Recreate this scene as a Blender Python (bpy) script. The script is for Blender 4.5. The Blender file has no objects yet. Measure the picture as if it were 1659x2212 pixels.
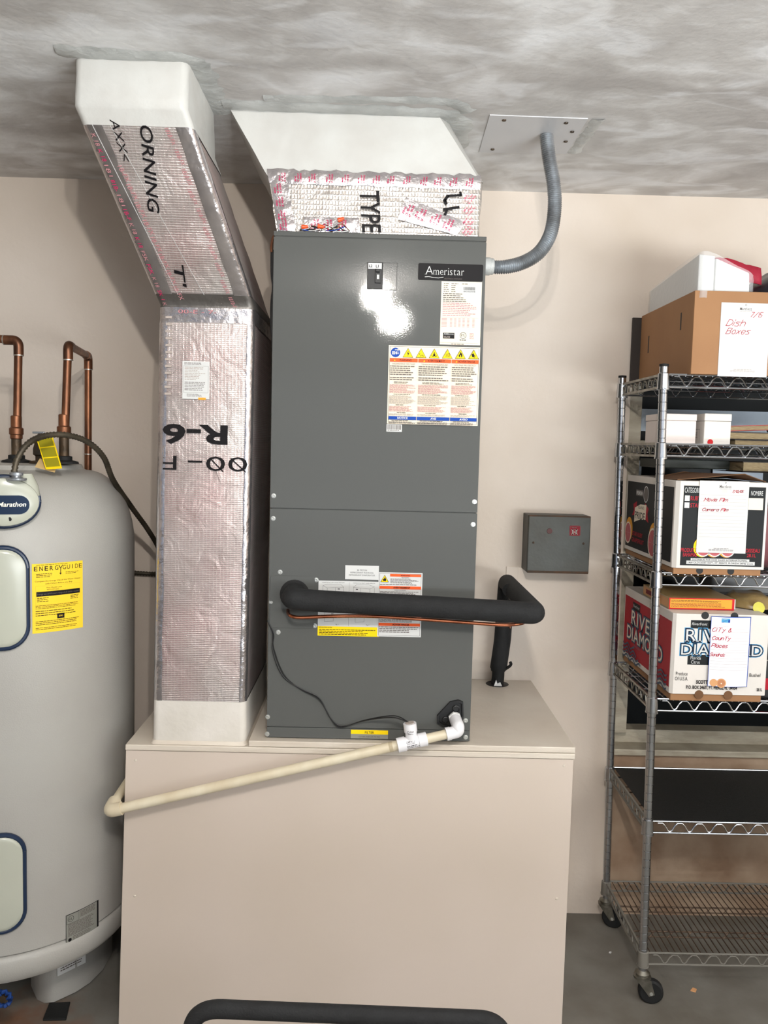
import bpy, math, random
from mathutils import Vector, Matrix
R = random.Random(7)
C = bpy.context.scene.collection
SC = bpy.context.scene
V = Vector
# ---------------------------------------------------------------- camera
cam_d = bpy.data.cameras.new('camera'); cam = bpy.data.objects.new('camera', cam_d); C.objects.link(cam)
cam_d.sensor_fit = 'VERTICAL'; cam_d.sensor_height = 36.0; cam_d.lens = 36.0 * 1800.0 / 2212.0
cam_d.clip_start = 0.05
mw = Matrix(((0.999643, -0.024062, -0.011644, 0.0), (-0.009691, 0.079741, -0.996768, 0.0), (0.024913, 0.996525, 0.07948, 1.65), (0, 0, 0, 1)))
cam.matrix_world = mw
SC.camera = cam
# ---------------------------------------------------------------- world, lights, exposure
W = bpy.data.worlds.new('sky'); SC.world = W; W.use_nodes = True
W.node_tree.nodes['Background'].inputs[0].default_value = (0.72, 0.82, 1.0, 1)
W.node_tree.nodes['Background'].inputs[1].default_value = 0.35
def area(name, loc, rot, sx, sy, col, power):
    l = bpy.data.lights.new(name, 'AREA'); l.shape = 'RECTANGLE'; l.size = sx; l.size_y = sy; l.color = col; l.energy = power
    o = bpy.data.objects.new(name, l); C.objects.link(o); o.location = loc; o.rotation_euler = rot; return o
def point(name, loc, col, power, rad):
    l = bpy.data.lights.new(name, 'POINT'); l.color = col; l.energy = power; l.shadow_soft_size = rad
    o = bpy.data.objects.new(name, l); C.objects.link(o); o.location = loc; return o
area('garage_opening_daylight', (0.9, -3.9, 1.55), (math.radians(90), 0, 0), 4.4, 1.5, (0.86, 0.93, 1.0), 9)
area('sunlit_driveway_bounce', (1.6, -5.6, 0.02), (math.radians(140), 0, 0), 6.0, 3.0, (0.93, 0.97, 1.0), 15)
area('added_ceiling_fill', (2.3, -1.5, 1.0), (math.radians(172), 0, 0), 2.6, 2.2, (0.93, 0.98, 1.0), 300)  # added upward light behind the camera to brighten the ceiling; no car is built
point('ceiling_bulb_light', (-0.01, 0.0, 2.43), (1.0, 0.955, 0.90), 36, 0.017)
point('ceiling_bulb_light', (0.08, 0.0, 2.31), (1.0, 0.955, 0.90), 44, 0.017)
SC.view_settings.view_transform = 'Standard'; SC.view_settings.look = 'None'
SC.view_settings.exposure = 0.27; SC.view_settings.gamma = 1.0; SC.view_settings.use_curve_mapping = False
# ---------------------------------------------------------------- materials
def lin(c):
    return tuple(((v/255)/12.92 if v/255 <= 0.04045 else ((v/255+0.055)/1.055)**2.4) for v in c)
MATS = {}
def mat(name, rgb, rough=0.6, metal=0.0, bump=0.0, bscale=60, var=0.0, vscale=8, spec=0.5, rgb2=None, stretch=(1,1,1), alpha=1, dist=0.0, trans=0.0, detail=3, coat=0.0, emit=0):
    if name in MATS: return MATS[name]
    m = bpy.data.materials.new(name); m.use_nodes = True; nt = m.node_tree; n = nt.nodes; L = nt.links
    b = n['Principled BSDF']; c = lin(rgb)
    b.inputs['Roughness'].default_value = rough; b.inputs['Metallic'].default_value = metal
    b.inputs['Specular IOR Level'].default_value = spec
    if alpha < 1: b.inputs['Alpha'].default_value = alpha
    if trans: b.inputs['Transmission Weight'].default_value = trans
    if coat: b.inputs['Coat Weight'].default_value = coat
    b.inputs['Base Color'].default_value = (*c, 1)
    if var or rgb2 or bump:
        tc = n.new('ShaderNodeTexCoord'); mp = n.new('ShaderNodeMapping'); mp.inputs['Scale'].default_value = stretch
        L.new(tc.outputs['Object'], mp.inputs['Vector'])
    if var or rgb2:
        nz = n.new('ShaderNodeTexNoise'); nz.inputs['Scale'].default_value = vscale; nz.inputs['Detail'].default_value = detail
        nz.inputs['Distortion'].default_value = dist
        L.new(mp.outputs[0], nz.inputs['Vector'])
        cr = n.new('ShaderNodeValToRGB'); e = cr.color_ramp.elements
        c2 = lin(rgb2) if rgb2 else tuple(v*(1-var) for v in c)
        e[0].position = 0.32; e[0].color = (*c2, 1); e[1].position = 0.68; e[1].color = (*c, 1)
        L.new(nz.outputs['Fac'], cr.inputs[0]); L.new(cr.outputs[0], b.inputs['Base Color'])
    if bump:
        nb = n.new('ShaderNodeTexNoise'); nb.inputs['Scale'].default_value = bscale; nb.inputs['Detail'].default_value = 4
        L.new(mp.outputs[0], nb.inputs['Vector'])
        bp = n.new('ShaderNodeBump'); bp.inputs['Strength'].default_value = bump; bp.inputs['Distance'].default_value = 0.004
        L.new(nb.outputs['Fac'], bp.inputs['Height']); L.new(bp.outputs[0], b.inputs['Normal'])
    MATS[name] = m; return m
WALL = mat('wall_paint', (216, 204, 192), 0.75, 0, 0.25, 55, rgb2=(204, 190, 175), vscale=2.2)
FLOOR = mat('concrete_floor', (120, 117, 110), 0.65, 0, 0.3, 40, rgb2=(96, 91, 82), vscale=5, detail=6)
PLY = mat('painted_plywood', (206, 192, 180), 0.5, 0, 0.08, 40, rgb2=(200, 186, 172), vscale=2.5, detail=1)
PLYE = mat('painted_board_edge', (214, 204, 190), 0.45, 0, 0.3, 30, rgb2=(204, 192, 177), vscale=5, stretch=(1, 1, 14), detail=2)
GREY = mat('grey_enamel', (88, 89, 87), 0.048, 0, 0.025, 300, spec=0.2)
GREYD = mat('grey_enamel_gap', (30, 30, 30), 0.7)
WPAINT = mat('white_duct_paint', (200, 200, 196), 0.5, 0, 0.35, 35, rgb2=(190, 188, 183), vscale=9)
MASTIC = mat('grey_sealant', (196, 198, 196), 0.35, 0, 0.9, 45, rgb2=(168, 170, 168), vscale=14)
HEAT = mat('heater_plastic', (168, 166, 160), 0.45, 0, 0.15, 300, rgb2=(161, 158, 152), vscale=4)
HEATC = mat('heater_cover_plastic', (182, 184, 170), 0.22, 0, 0, spec=0.5, var=0.05)
NAVY = mat('navy_rubber', (22, 40, 66), 0.25)
COPPER = mat('aged_copper', (140, 92, 64), 0.38, 0.75, 0.2, 60, rgb2=(66, 44, 34), vscale=22, stretch=(1, 1, 0.35), detail=6)
COPPERN = mat('bright_copper', (196, 120, 84), 0.25, 0.95, rgb2=(150, 86, 60), vscale=20)
SOLDER = mat('solder', (190, 186, 176), 0.35, 0.8, 0.3, 200, var=0.2)
BRASSD = mat('dark_fitting', (52, 48, 42), 0.5, 0.5, 0.4, 80, rgb2=(84, 66, 46), vscale=25)
FOAM = mat('black_foam', (24, 25, 26), 0.85, 0, 0.3, 220, rgb2=(18, 18, 19), vscale=30)
BLACK = mat('black_plastic', (16, 16, 17), 0.5, var=0.1)
BLACKR = mat('black_rubber', (12, 12, 12), 0.75, 0, 0.2, 150, var=0.1)
WIREB = mat('black_wire', (18, 18, 18), 0.5, var=0.1)
PVC = mat('aged_pvc', (222, 212, 188), 0.4, 0, 0.1, 60, rgb2=(206, 192, 164), vscale=7, stretch=(2, 1, 1))
PVCW = mat('white_pvc', (232, 230, 232), 0.3, 0, 0, var=0.04)
STEEL = mat('galvanised_steel', (176, 182, 188), 0.33, 0.6, 0.2, 120, rgb2=(130, 132, 134), vscale=18)
ARMOR = mat('dark_armoured_conduit', (92, 84, 70), 0.5, 0.6, 0.2, 120, rgb2=(64, 58, 48), vscale=20)
CHROME = mat('chrome', (190, 192, 196), 0.18, 1.0, 0.04, 60, var=0.15)
CHROMED = mat('tarnished_chrome', (150, 146, 136), 0.35, 0.9, 0.1, 80, rgb2=(104, 100, 90), vscale=30)
SCREW = mat('screw_zinc', (206, 206, 200), 0.3, 0.7, var=0.1)
GREYMETAL = mat('plate_paint', (204, 204, 206), 0.4, 0.0, 0.05, 100, var=0.04)
BOXMETAL = mat('old_grey_steel', (70, 72, 68), 0.5, 0.2, 0.2, 60, rgb2=(56, 54, 46), vscale=7)
RUST = mat('rust_edge', (84, 58, 40), 0.8, 0.2, 0.4, 80, rgb2=(62, 52, 42), vscale=30)
KRAFT = mat('kraft_cardboard', (156, 114, 76), 0.75, 0, 0.1, 40, rgb2=(148, 106, 70), vscale=6)
KRAFTD = mat('kraft_inside', (110, 76, 48), 0.85, 0, 0.1, 40, var=0.15)
CARDW = mat('white_cardboard', (216, 211, 204), 0.55, 0, 0.08, 30, rgb2=(216, 208, 200), vscale=5)
CARDP = mat('pale_pink_carton', (224, 212, 206), 0.55, 0, 0, var=0.04)
LINER = mat('black_shelf_liner', (20, 20, 19), 0.55, 0, 0.4, 160, rgb2=(14, 14, 14), vscale=60, stretch=(1, 5, 1))
DGLASS = mat('dark_window_glass', (12, 15, 16), 0.35, 0, 0, var=0.1, spec=0.12)
PALEP = mat('pale_blue_panel', (176, 188, 200), 0.6, 0, 0.1, 30, rgb2=(160, 172, 186), vscale=10)
FRAMEP = mat('window_frame_paint', (176, 168, 150), 0.5, 0, 0.3, 40, rgb2=(150, 140, 122), vscale=10, stretch=(1, 1, 3))
FOAMW = mat('white_foam_block', (218, 217, 214), 0.6, 0, 0.05, 60, var=0.03)
FILM = mat('clear_plastic_film', (235, 238, 240), 0.12, 0, 0.8, 26, alpha=0.28, spec=0.8, stretch=(1, 3, 3), var=0.02)
REDC = mat('red_cloth', (176, 28, 56), 0.7, 0, 0.4, 60, var=0.25)
BAGD = mat('dark_plastic_bag', (62, 60, 66), 0.3, 0, 0.7, 18, var=0.3)
CREAM = mat('book_pages', (176, 158, 122), 0.8, 0, 0.5, 300, rgb2=(132, 112, 82), vscale=60, stretch=(1, 1, 20))
BOOKR = mat('red_book_cover', (150, 50, 36), 0.5, var=0.1)
BOOKB = mat('dark_book_cover', (38, 28, 22), 0.6, var=0.2)
FOLD = mat('dark_green_folder', (44, 52, 46), 0.5, 0, 0.2, 20, rgb2=(56, 58, 52), vscale=6)
ORANGE = mat('orange_plastic', (236, 84, 32), 0.35, var=0.05)
# inks and papers
def ink(name, rgb, rough=0.5, metal=0.0): return mat(name, rgb, rough, metal, var=0.03, vscale=20, spec=0.15)
I_BLK = ink('ink_black', (22, 20, 22)); I_GRY = ink('ink_grey', (104, 96, 92)); I_LG = ink('ink_light_grey', (172, 160, 152))
I_WHT = ink('paper_white', (210, 210, 208)); I_CRM = ink('paper_cream', (234, 222, 202)); I_YEL = ink('ink_yellow', (250, 214, 20)); I_GOLD = ink('label_gold', (250, 208, 56))
I_ORG = ink('ink_orange', (240, 96, 46)); I_BLU = ink('ink_blue', (20, 70, 160)); I_RED = ink('ink_red', (196, 36, 40)); I_PNK = ink('ink_crimson', (200, 40, 96))
I_PEN = ink('pen_red', (176, 36, 56)); I_SKY = ink('ink_sky_blue', (84, 160, 205)); I_NVY = ink('ink_navy', (24, 40, 62)); I_CRD = ink('ink_carton_red', (168, 32, 46))
I_SLT = ink('ink_slate', (92, 108, 128)); I_SLV = ink('label_silver', (150, 150, 142), 0.4, 0.3); I_AMB = ink('ink_amber', (228, 160, 56)); I_DKR = ink('ink_dark_red', (126, 30, 40))
I_FPK = ink('ink_faded_pink', (190, 130, 134)); I_SLB = ink('lettering_silver', (226, 222, 208), 0.35, 0.2); I_BNV = ink('badge_navy', (30, 44, 66), 0.2, 0.3)
I_PEACH = ink('ink_peach', (214, 160, 112)); I_GRPF = ink('ink_grapefruit', (186, 96, 100)); I_BLK2 = ink('carton_black', (30, 32, 33), 0.5)
# foil: scrim reinforced aluminium facing
def foil_mat(name, tint, rough, gx, gz, bumpk, crk, vk=1.0, tint2=None):
    m = bpy.data.materials.new(name); m.use_nodes = True; nt = m.node_tree; n = nt.nodes; L = nt.links
    b = n['Principled BSDF']; b.inputs['Metallic'].default_value = 0.7; b.inputs['Roughness'].default_value = rough
    tc = n.new('ShaderNodeTexCoord')
    def wave(direction, scale, dist):
        w = n.new('ShaderNodeTexWave'); w.bands_direction = direction; w.inputs['Scale'].default_value = scale
        w.inputs['Distortion'].default_value = dist; w.inputs['Detail'].default_value = 2; w.inputs['Detail Scale'].default_value = 3
        L.new(tc.outputs['Object'], w.inputs['Vector'])
        p = n.new('ShaderNodeMath'); p.operation = 'POWER'; p.inputs[1].default_value = 5; L.new(w.outputs['Fac'], p.inputs[0]); return p
    a = wave('X', gx, 1.2); z = wave('Z', gz, 1.2)
    ax_ = n.new('ShaderNodeMath'); ax_.operation = 'MULTIPLY'; ax_.inputs[1].default_value = vk; L.new(a.outputs[0], ax_.inputs[0])
    mx = n.new('ShaderNodeMath'); mx.operation = 'MAXIMUM'; L.new(ax_.outputs[0], mx.inputs[0]); L.new(z.outputs[0], mx.inputs[1])
    nz = n.new('ShaderNodeTexNoise'); nz.inputs['Scale'].default_value = 16; nz.inputs['Detail'].default_value = 6; nz.inputs['Distortion'].default_value = 1.5
    L.new(tc.outputs['Object'], nz.inputs['Vector'])
    mul = n.new('ShaderNodeMath'); mul.operation = 'MULTIPLY'; mul.inputs[1].default_value = crk; L.new(nz.outputs['Fac'], mul.inputs[0])
    ad = n.new('ShaderNodeMath'); ad.operation = 'ADD'; L.new(mul.outputs[0], ad.inputs[0])
    m2 = n.new('ShaderNodeMath'); m2.operation = 'MULTIPLY'; m2.inputs[1].default_value = bumpk; L.new(mx.outputs[0], m2.inputs[0]); L.new(m2.outputs[0], ad.inputs[1])
    bp = n.new('ShaderNodeBump'); bp.inputs['Strength'].default_value = 0.8; bp.inputs['Distance'].default_value = 0.006
    L.new(ad.outputs[0], bp.inputs['Height']); L.new(bp.outputs[0], b.inputs['Normal'])
    n2 = n.new('ShaderNodeTexNoise'); n2.inputs['Scale'].default_value = 4; n2.inputs['Detail'].default_value = 5
    L.new(tc.outputs['Object'], n2.inputs['Vector'])
    cr = n.new('ShaderNodeValToRGB'); e = cr.color_ramp.elements
    e[0].position = 0.35; e[0].color = (*lin(tint2 or tuple(v*0.86 for v in tint)), 1); e[1].position = 0.65; e[1].color = (*lin(tint), 1)
    L.new(n2.outputs['Fac'], cr.inputs[0])
    mixc = n.new('ShaderNodeMix'); mixc.data_type = 'RGBA'; L.new(mx.outputs[0], mixc.inputs[0])
    L.new(cr.outputs[0], mixc.inputs[6]); mixc.inputs[7].default_value = (*lin((216, 211, 206)), 1)
    L.new(mixc.outputs[2], b.inputs['Base Color'])
    return m
FOIL = foil_mat('scrim_foil', (206, 198, 194), 0.40, 34, 62, 0.12, 0.8, 0.35, (196, 164, 162))
FOIL2 = foil_mat('crinkled_scrim_foil', (214, 204, 196), 0.3, 38, 24, 0.15, 0.8)
FOILT = mat('foil_tape', (210, 204, 204), 0.2, 0.9, 1.0, 30, rgb2=(186, 180, 182), vscale=18)
TAPED = mat('dark_foil_tape', (120, 116, 112), 0.45, 0.7, 0.4, 40, rgb2=(92, 88, 84), vscale=10)
# ceiling: pale paint with swirls of reflected light put into its colour
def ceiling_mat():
    m = bpy.data.materials.new('ceiling_painted_light_swirls'); m.use_nodes = True; nt = m.node_tree; n = nt.nodes; L = nt.links
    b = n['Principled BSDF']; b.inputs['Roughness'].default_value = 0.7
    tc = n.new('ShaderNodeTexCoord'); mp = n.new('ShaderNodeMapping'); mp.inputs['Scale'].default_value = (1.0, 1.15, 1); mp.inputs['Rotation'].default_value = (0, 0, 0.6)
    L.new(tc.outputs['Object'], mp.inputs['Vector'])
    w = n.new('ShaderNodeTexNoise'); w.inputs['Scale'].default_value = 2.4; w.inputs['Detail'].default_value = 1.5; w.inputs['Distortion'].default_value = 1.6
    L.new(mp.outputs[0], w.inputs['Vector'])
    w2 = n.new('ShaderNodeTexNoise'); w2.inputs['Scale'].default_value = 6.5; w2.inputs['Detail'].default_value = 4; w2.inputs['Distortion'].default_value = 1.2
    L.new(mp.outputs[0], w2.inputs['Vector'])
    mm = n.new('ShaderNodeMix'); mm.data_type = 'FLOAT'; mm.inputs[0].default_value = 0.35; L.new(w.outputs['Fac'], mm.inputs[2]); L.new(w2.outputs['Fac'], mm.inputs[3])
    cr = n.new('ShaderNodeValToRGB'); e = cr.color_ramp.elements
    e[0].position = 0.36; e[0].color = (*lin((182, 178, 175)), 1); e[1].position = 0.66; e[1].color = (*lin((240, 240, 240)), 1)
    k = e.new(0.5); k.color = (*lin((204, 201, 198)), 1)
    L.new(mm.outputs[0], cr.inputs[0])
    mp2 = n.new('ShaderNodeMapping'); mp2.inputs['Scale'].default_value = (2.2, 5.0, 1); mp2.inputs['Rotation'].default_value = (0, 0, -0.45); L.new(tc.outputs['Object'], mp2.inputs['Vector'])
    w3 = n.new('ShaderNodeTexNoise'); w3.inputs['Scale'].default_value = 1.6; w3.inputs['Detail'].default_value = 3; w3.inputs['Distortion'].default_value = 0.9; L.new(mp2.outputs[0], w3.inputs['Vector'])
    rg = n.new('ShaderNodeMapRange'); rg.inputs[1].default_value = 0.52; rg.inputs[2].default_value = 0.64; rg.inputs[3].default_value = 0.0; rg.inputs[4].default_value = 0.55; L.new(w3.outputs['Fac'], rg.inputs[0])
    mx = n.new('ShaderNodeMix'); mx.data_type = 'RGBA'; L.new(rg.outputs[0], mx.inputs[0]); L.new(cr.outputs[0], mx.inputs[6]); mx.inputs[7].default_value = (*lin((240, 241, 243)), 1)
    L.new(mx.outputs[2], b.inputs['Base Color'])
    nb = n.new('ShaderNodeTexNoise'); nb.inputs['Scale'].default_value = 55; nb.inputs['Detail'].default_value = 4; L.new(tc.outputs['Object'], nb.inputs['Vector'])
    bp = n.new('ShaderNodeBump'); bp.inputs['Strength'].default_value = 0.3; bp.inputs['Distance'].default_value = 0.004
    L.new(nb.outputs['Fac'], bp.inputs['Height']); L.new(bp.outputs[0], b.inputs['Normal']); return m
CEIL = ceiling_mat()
# ---------------------------------------------------------------- mesh builder
class MB:
    def __init__(s): s.v = []; s.f = []; s.m = []; s.mats = []
    def mi(s, m):
        if m not in s.mats: s.mats.append(m)
        return s.mats.index(m)
    def add(s, vs, fs, m):
        o = len(s.v); s.v += [V(p) for p in vs]; k = s.mi(m)
        for f in fs: s.f.append(tuple(i+o for i in f)); s.m.append(k)
        return s
    def box(s, x0, x1, y0, y1, z0, z1, m):
        vs = [(x, y, z) for z in (z0, z1) for y in (y0, y1) for x in (x0, x1)]
        return s.add(vs, [(0, 2, 3, 1), (4, 5, 7, 6), (0, 1, 5, 4), (2, 6, 7, 3), (0, 4, 6, 2), (1, 3, 7, 5)], m)
    def rbox(s, x0, x1, y0, y1, z0, z1, m, r=0.003):    # box with its edges along z and the front rounded off
        rings = []
        for (z, k) in ((z0, r), (z0+r, 0), (z1-r, 0), (z1, r)):
            rings.append(rrect(x0+k, x1-k, y0+k, y1-k, z, r, 3))
        return s.loft(rings, m)
    def loft(s, rings, m, caps=True, closed=True):
        n = len(rings[0]); vs = [p for r in rings for p in r]; fs = []
        for i in range(len(rings)-1):
            for j in range(n if closed else n-1):
                a = i*n+j; b = i*n+(j+1) % n; fs.append((a, b, b+n, a+n))
        if caps: fs.append(tuple(range(n))[::-1]); fs.append(tuple(range((len(rings)-1)*n, len(rings)*n)))
        return s.add(vs, fs, m)
    def tube(s, pts, r, m, seg=12, caps=True, rad=None):
        pts = [V(p) for p in pts]; rings = []; T = []
        for i, p in enumerate(pts):
            a = pts[max(i-1, 0)]; b = pts[min(i+1, len(pts)-1)]; T.append((b-a).normalized())
        up = V((0, 0, 1)) if abs(T[0].z) < 0.9 else V((0, 1, 0)); nrm = T[0].cross(up).normalized()
        for i, p in enumerate(pts):
            nrm = (nrm - T[i]*nrm.dot(T[i])).normalized(); bn = T[i].cross(nrm); q = rad[i] if rad else r
            rings.append([p+nrm*math.cos(2*math.pi*k/seg)*q+bn*math.sin(2*math.pi*k/seg)*q for k in range(seg)])
        return s.loft(rings, m, caps)
    def lathe(s, prof, o, axis, m, seg=24):      # prof [(r, h)...] about axis through o
        o = V(o); ax = V(axis).normalized(); u = ax.orthogonal().normalized(); w = ax.cross(u); rings = []
        for r, h in prof: rings.append([o+ax*h+(u*math.cos(2*math.pi*k/seg)+w*math.sin(2*math.pi*k/seg))*max(r, 1e-5) for k in range(seg)])
        return s.loft(rings, m)
    def prism(s, poly, off, m):                  # poly of 3-D points, extruded by vector off
        return s.loft([[V(p) for p in poly], [V(p)+V(off) for p in poly]], m)
    def build(s, name, root=None, parent=None, smooth=True, bevel=0.0, kind=None, label=None, ang=35):
        me = bpy.data.meshes.new(name); o0 = ROOTLOC.get(root.name, V((0, 0, 0))) if root else V((0, 0, 0))
        me.from_pydata([p-o0 for p in s.v], [], s.f)
        for m in s.mats: me.materials.append(m)
        me.polygons.foreach_set('material_index', s.m); me.validate(); me.update()
        import bmesh
        bm = bmesh.new(); bm.from_mesh(me); bmesh.ops.recalc_face_normals(bm, faces=bm.faces)
        if smooth:
            for f in bm.faces: f.smooth = True
            ca = math.radians(ang)
            for e in bm.edges:
                if len(e.link_faces) == 2 and e.calc_face_angle(0) > ca: e.smooth = False
        bm.to_mesh(me); bm.free()
        o = bpy.data.objects.new(name, me); C.objects.link(o)
        p = parent or root
        if p: o.parent = p
        if bevel: b = o.modifiers.new('bevel', 'BEVEL'); b.width = bevel; b.segments = 2; b.limit_method = 'ANGLE'; b.angle_limit = math.radians(50)
        if kind: o['kind'] = kind
        if label: o['label'] = label
        return o
def rrect(x0, x1, y0, y1, z, r, n=4):
    out = []
    for cx, cy, a in ((x1-r, y1-r, 0), (x0+r, y1-r, 90), (x0+r, y0+r, 180), (x1-r, y0+r, 270)):
        for k in range(n+1):
            t = math.radians(a+90*k/n); out.append(V((cx+r*math.cos(t), cy+r*math.sin(t), z)))
    return out
ROOTLOC = {}
def thing(name, label, cat, loc=(0, 0, 0), group=None):
    o = bpy.data.objects.new(name, None); C.objects.link(o); o.location = loc; o.empty_display_size = 0.05
    ROOTLOC[o.name] = V(loc); o['label'] = label; o['category'] = cat
    if group: o['group'] = group
    return o
def tag(o, label, cat, group=None):
    o['label'] = label; o['category'] = cat
    if group: o['group'] = group
    return o
def smoothpath(pts, n=8):                         # Catmull-Rom through the points
    pts = [V(p) for p in pts]; P = [pts[0]*2-pts[1]]+pts+[pts[-1]*2-pts[-2]]; out = []
    for i in range(1, len(P)-2):
        for k in range(n):
            t = k/n; a, b, c, d = P[i-1], P[i], P[i+1], P[i+2]
            out.append(0.5*((2*b)+(c-a)*t+(2*a-5*b+4*c-d)*t*t+(3*b-a-3*c+d)*t**3))
    out.append(pts[-1]); return out
def bendpath(pts, r, n=6):                        # straight runs with rounded corners
    pts = [V(p) for p in pts]; out = [pts[0]]
    for i in range(1, len(pts)-1):
        a, b, c = pts[i-1], pts[i], pts[i+1]; u = (a-b).normalized(); w = (c-b).normalized()
        q = min(r, (a-b).length*0.49, (c-b).length*0.49); p0 = b+u*q; p1 = b+w*q
        for k in range(n+1):
            t = k/n; out.append(p0*(1-t)**2+b*2*t*(1-t)+p1*t*t)
    out.append(pts[-1]); return out
# ---------------------------------------------------------------- flat print: papers, bars, lettering, pen strokes
STK = {'A': '023862|1454', 'B': '0208|0848574505|45534202', 'C': '5748280604224253', 'D': '0208|083856543202', 'E': '58080252|0545', 'F': '580802|0545',
 'I': '0208', 'M': '0208346862', 'N': '02085258', 'O': '280604224264664828', 'P': '0208|0848574505', 'R': '0208|0848574505|2552', 'S': '57481807154554421203',
 'T': '0868|3832', 'V': '083268', 'Y': '083568|3532', 'a': '45361604123244|4642', 'c': '4536160412324 3'.replace(' ', ''), 'd': '45361604123244|4842', 'e': '044445361604123243',
 'h': '0802|0516364542', 'i': '0602|0807', 'k': '0802|0446|1442', 'l': '0802', 'm': '0602|0516263532|3546566562', 'n': '0602|0516364542', 'o': '16041232443616',
 'r': '0602|05163645', 's': '46160534433202', 't': '28233242|0646', 'u': '0603123243|4642', 'v': '062246', 'x': '0642|0246', 'y': '0624|4610', '&': '5217283704123254',
 "'": '0807', '7': '084812', '/': '0158', '1': '1822', '5': '48080535443202', '0': '180604123244463818'}
GC = {}
def glyphs(txt, bold):
    k = (txt, bold)
    if k in GC: return GC[k]
    cu = bpy.data.curves.new('t', 'FONT'); cu.body = txt; cu.size = 1; cu.resolution_u = 3; cu.offset = bold; cu.fill_mode = 'FRONT'
    o = bpy.data.objects.new('t', cu); C.objects.link(o)
    me = bpy.data.meshes.new_from_object(o.evaluated_get(bpy.context.evaluated_depsgraph_get()))
    vs = [(v.co.x, v.co.y) for v in me.vertices]; fs = [tuple(p.vertices) for p in me.polygons]
    bpy.data.objects.remove(o); bpy.data.curves.remove(cu); bpy.data.meshes.remove(me)
    x0 = min(v[0] for v in vs); x1 = max(v[0] for v in vs); GC[k] = ([(v[0]-x0, v[1]) for v in vs], fs, x1-x0); return GC[k]
class PR:
    """print on a surface: f(x, y, h) maps metres right / down from the top-left corner and height off it to 3-D"""
    def __init__(s, W, H, f, sub=9, step=0.0002): s.W, s.H, s.f, s.sub, s.step = W, H, f, sub, step; s.mb = MB(); s.lay = 0; s.base = 0.0
    def up(s, n=1): s.lay += n
    def P(s, x, y): return s.f(x, y, s.base+s.step*(s.lay+1))
    def poly(s, pts, m): s.mb.add([s.P(*p) for p in pts], [tuple(range(len(pts)))], m)
    def rect(s, x, y, w, h, m):
        n = max(1, math.ceil(w/s.sub)); q = max(1, math.ceil(h/s.sub)) if s.sub < 1 else 1
        for j in range(q):
            for i in range(n):
                a = x+w*i/n; b = x+w*(i+1)/n; c = y+h*j/q; d = y+h*(j+1)/q; s.poly([(a, d), (b, d), (b, c), (a, c)], m)
    def paper(s, m, x=0, y=0, w=None, h=None): s.rect(x, y, w or s.W, h or s.H, m); s.up()
    def frame(s, x, y, w, h, t, m):
        s.rect(x, y, w, t, m); s.rect(x, y+h-t, w, t, m); s.rect(x, y, t, h, m); s.rect(x+w-t, y, t, h, m)
    def circ(s, x, y, r, m, ry=None, n=16, a0=0, a1=360):
        ry = ry or r; pts = [(x+r*math.cos(math.radians(a0+(a1-a0)*k/n)), y-ry*math.sin(math.radians(a0+(a1-a0)*k/n))) for k in range(n+(a1-a0 < 360))]
        s.poly(pts, m)
    def ring(s, x, y, r, t, m, n=20):
        for k in range(n):
            a, b = 2*math.pi*k/n, 2*math.pi*(k+1)/n
            s.poly([(x+q*math.cos(t_), y+q*math.sin(t_)) for q, t_ in ((r, a), (r, b), (r-t, b), (r-t, a))], m)
    def line(s, pts, w, m, nib=None):
        for (x0, y0), (x1, y1) in zip(pts, pts[1:]):
            dx, dy = x1-x0, y1-y0; L = math.hypot(dx, dy) or 1e-6
            if nib is None: nx, ny = -dy/L*w/2, dx/L*w/2; ex, ey = dx/L*w*0.3, dy/L*w*0.3
            else: nx, ny = math.cos(nib)*w/2, math.sin(nib)*w/2; ex = ey = 0
            s.poly([(x0+nx-ex, y0+ny-ey), (x0-nx-ex, y0-ny-ey), (x1-nx+ex, y1-ny+ey), (x1+nx+ex, y1+ny+ey)], m)
    def text(s, t, x, y, h, m, w=None, bold=0.0, rot=0, align='l', shear=0.0):
        """cap height h, baseline-left at x, y (y down); w forces the width; rot in degrees clockwise"""
        vs, fs, L = glyphs(t, bold); k = h/0.73; kx = w/L if w else k; wd = L*kx
        ox = {'l': 0, 'c': -wd/2, 'r': -wd}[align]; c, sn = math.cos(math.radians(rot)), math.sin(math.radians(rot))
        pts = []
        for a, b in vs:
            p, q = ox+a*kx+b*k*shear, -b*k; pts.append(s.P(x+p*c-q*sn, y+p*sn+q*c))
        s.mb.add(pts, fs, m)
    def pen(s, t, x, y, h, m, w=0.0012, slant=0.25, nib=None, gap=2.0, jit=0.0, serif=0.0, wide=1.0):
        """single-stroke lettering; cap height h, baseline-left x, y"""
        u = h/6; cx = x; rr = random.Random(len(t)*7+ord(t[0]))
        for ch in t:
            if ch == ' ': cx += 4*u*wide; continue
            mxx = 0
            for st in STK[ch].split('|'):
                pts = [(int(st[i]), int(st[i+1])) for i in range(0, len(st), 2)]; mxx = max(mxx, max(p[0] for p in pts))
                q = [(cx+(a*wide+(b-2)*slant+rr.uniform(-jit, jit))*u, y-(b-2+rr.uniform(-jit, jit))*u) for a, b in pts]
                s.line(q, w, m, nib)
                if serif:
                    for p, (a, b) in ((q[0], pts[0]), (q[-1], pts[-1])):
                        if b in (2, 8, 6): s.line([(p[0]-serif, p[1]), (p[0]+serif, p[1])], w*0.35, m)
            cx += (mxx+gap)*u*wide
        return cx
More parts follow.
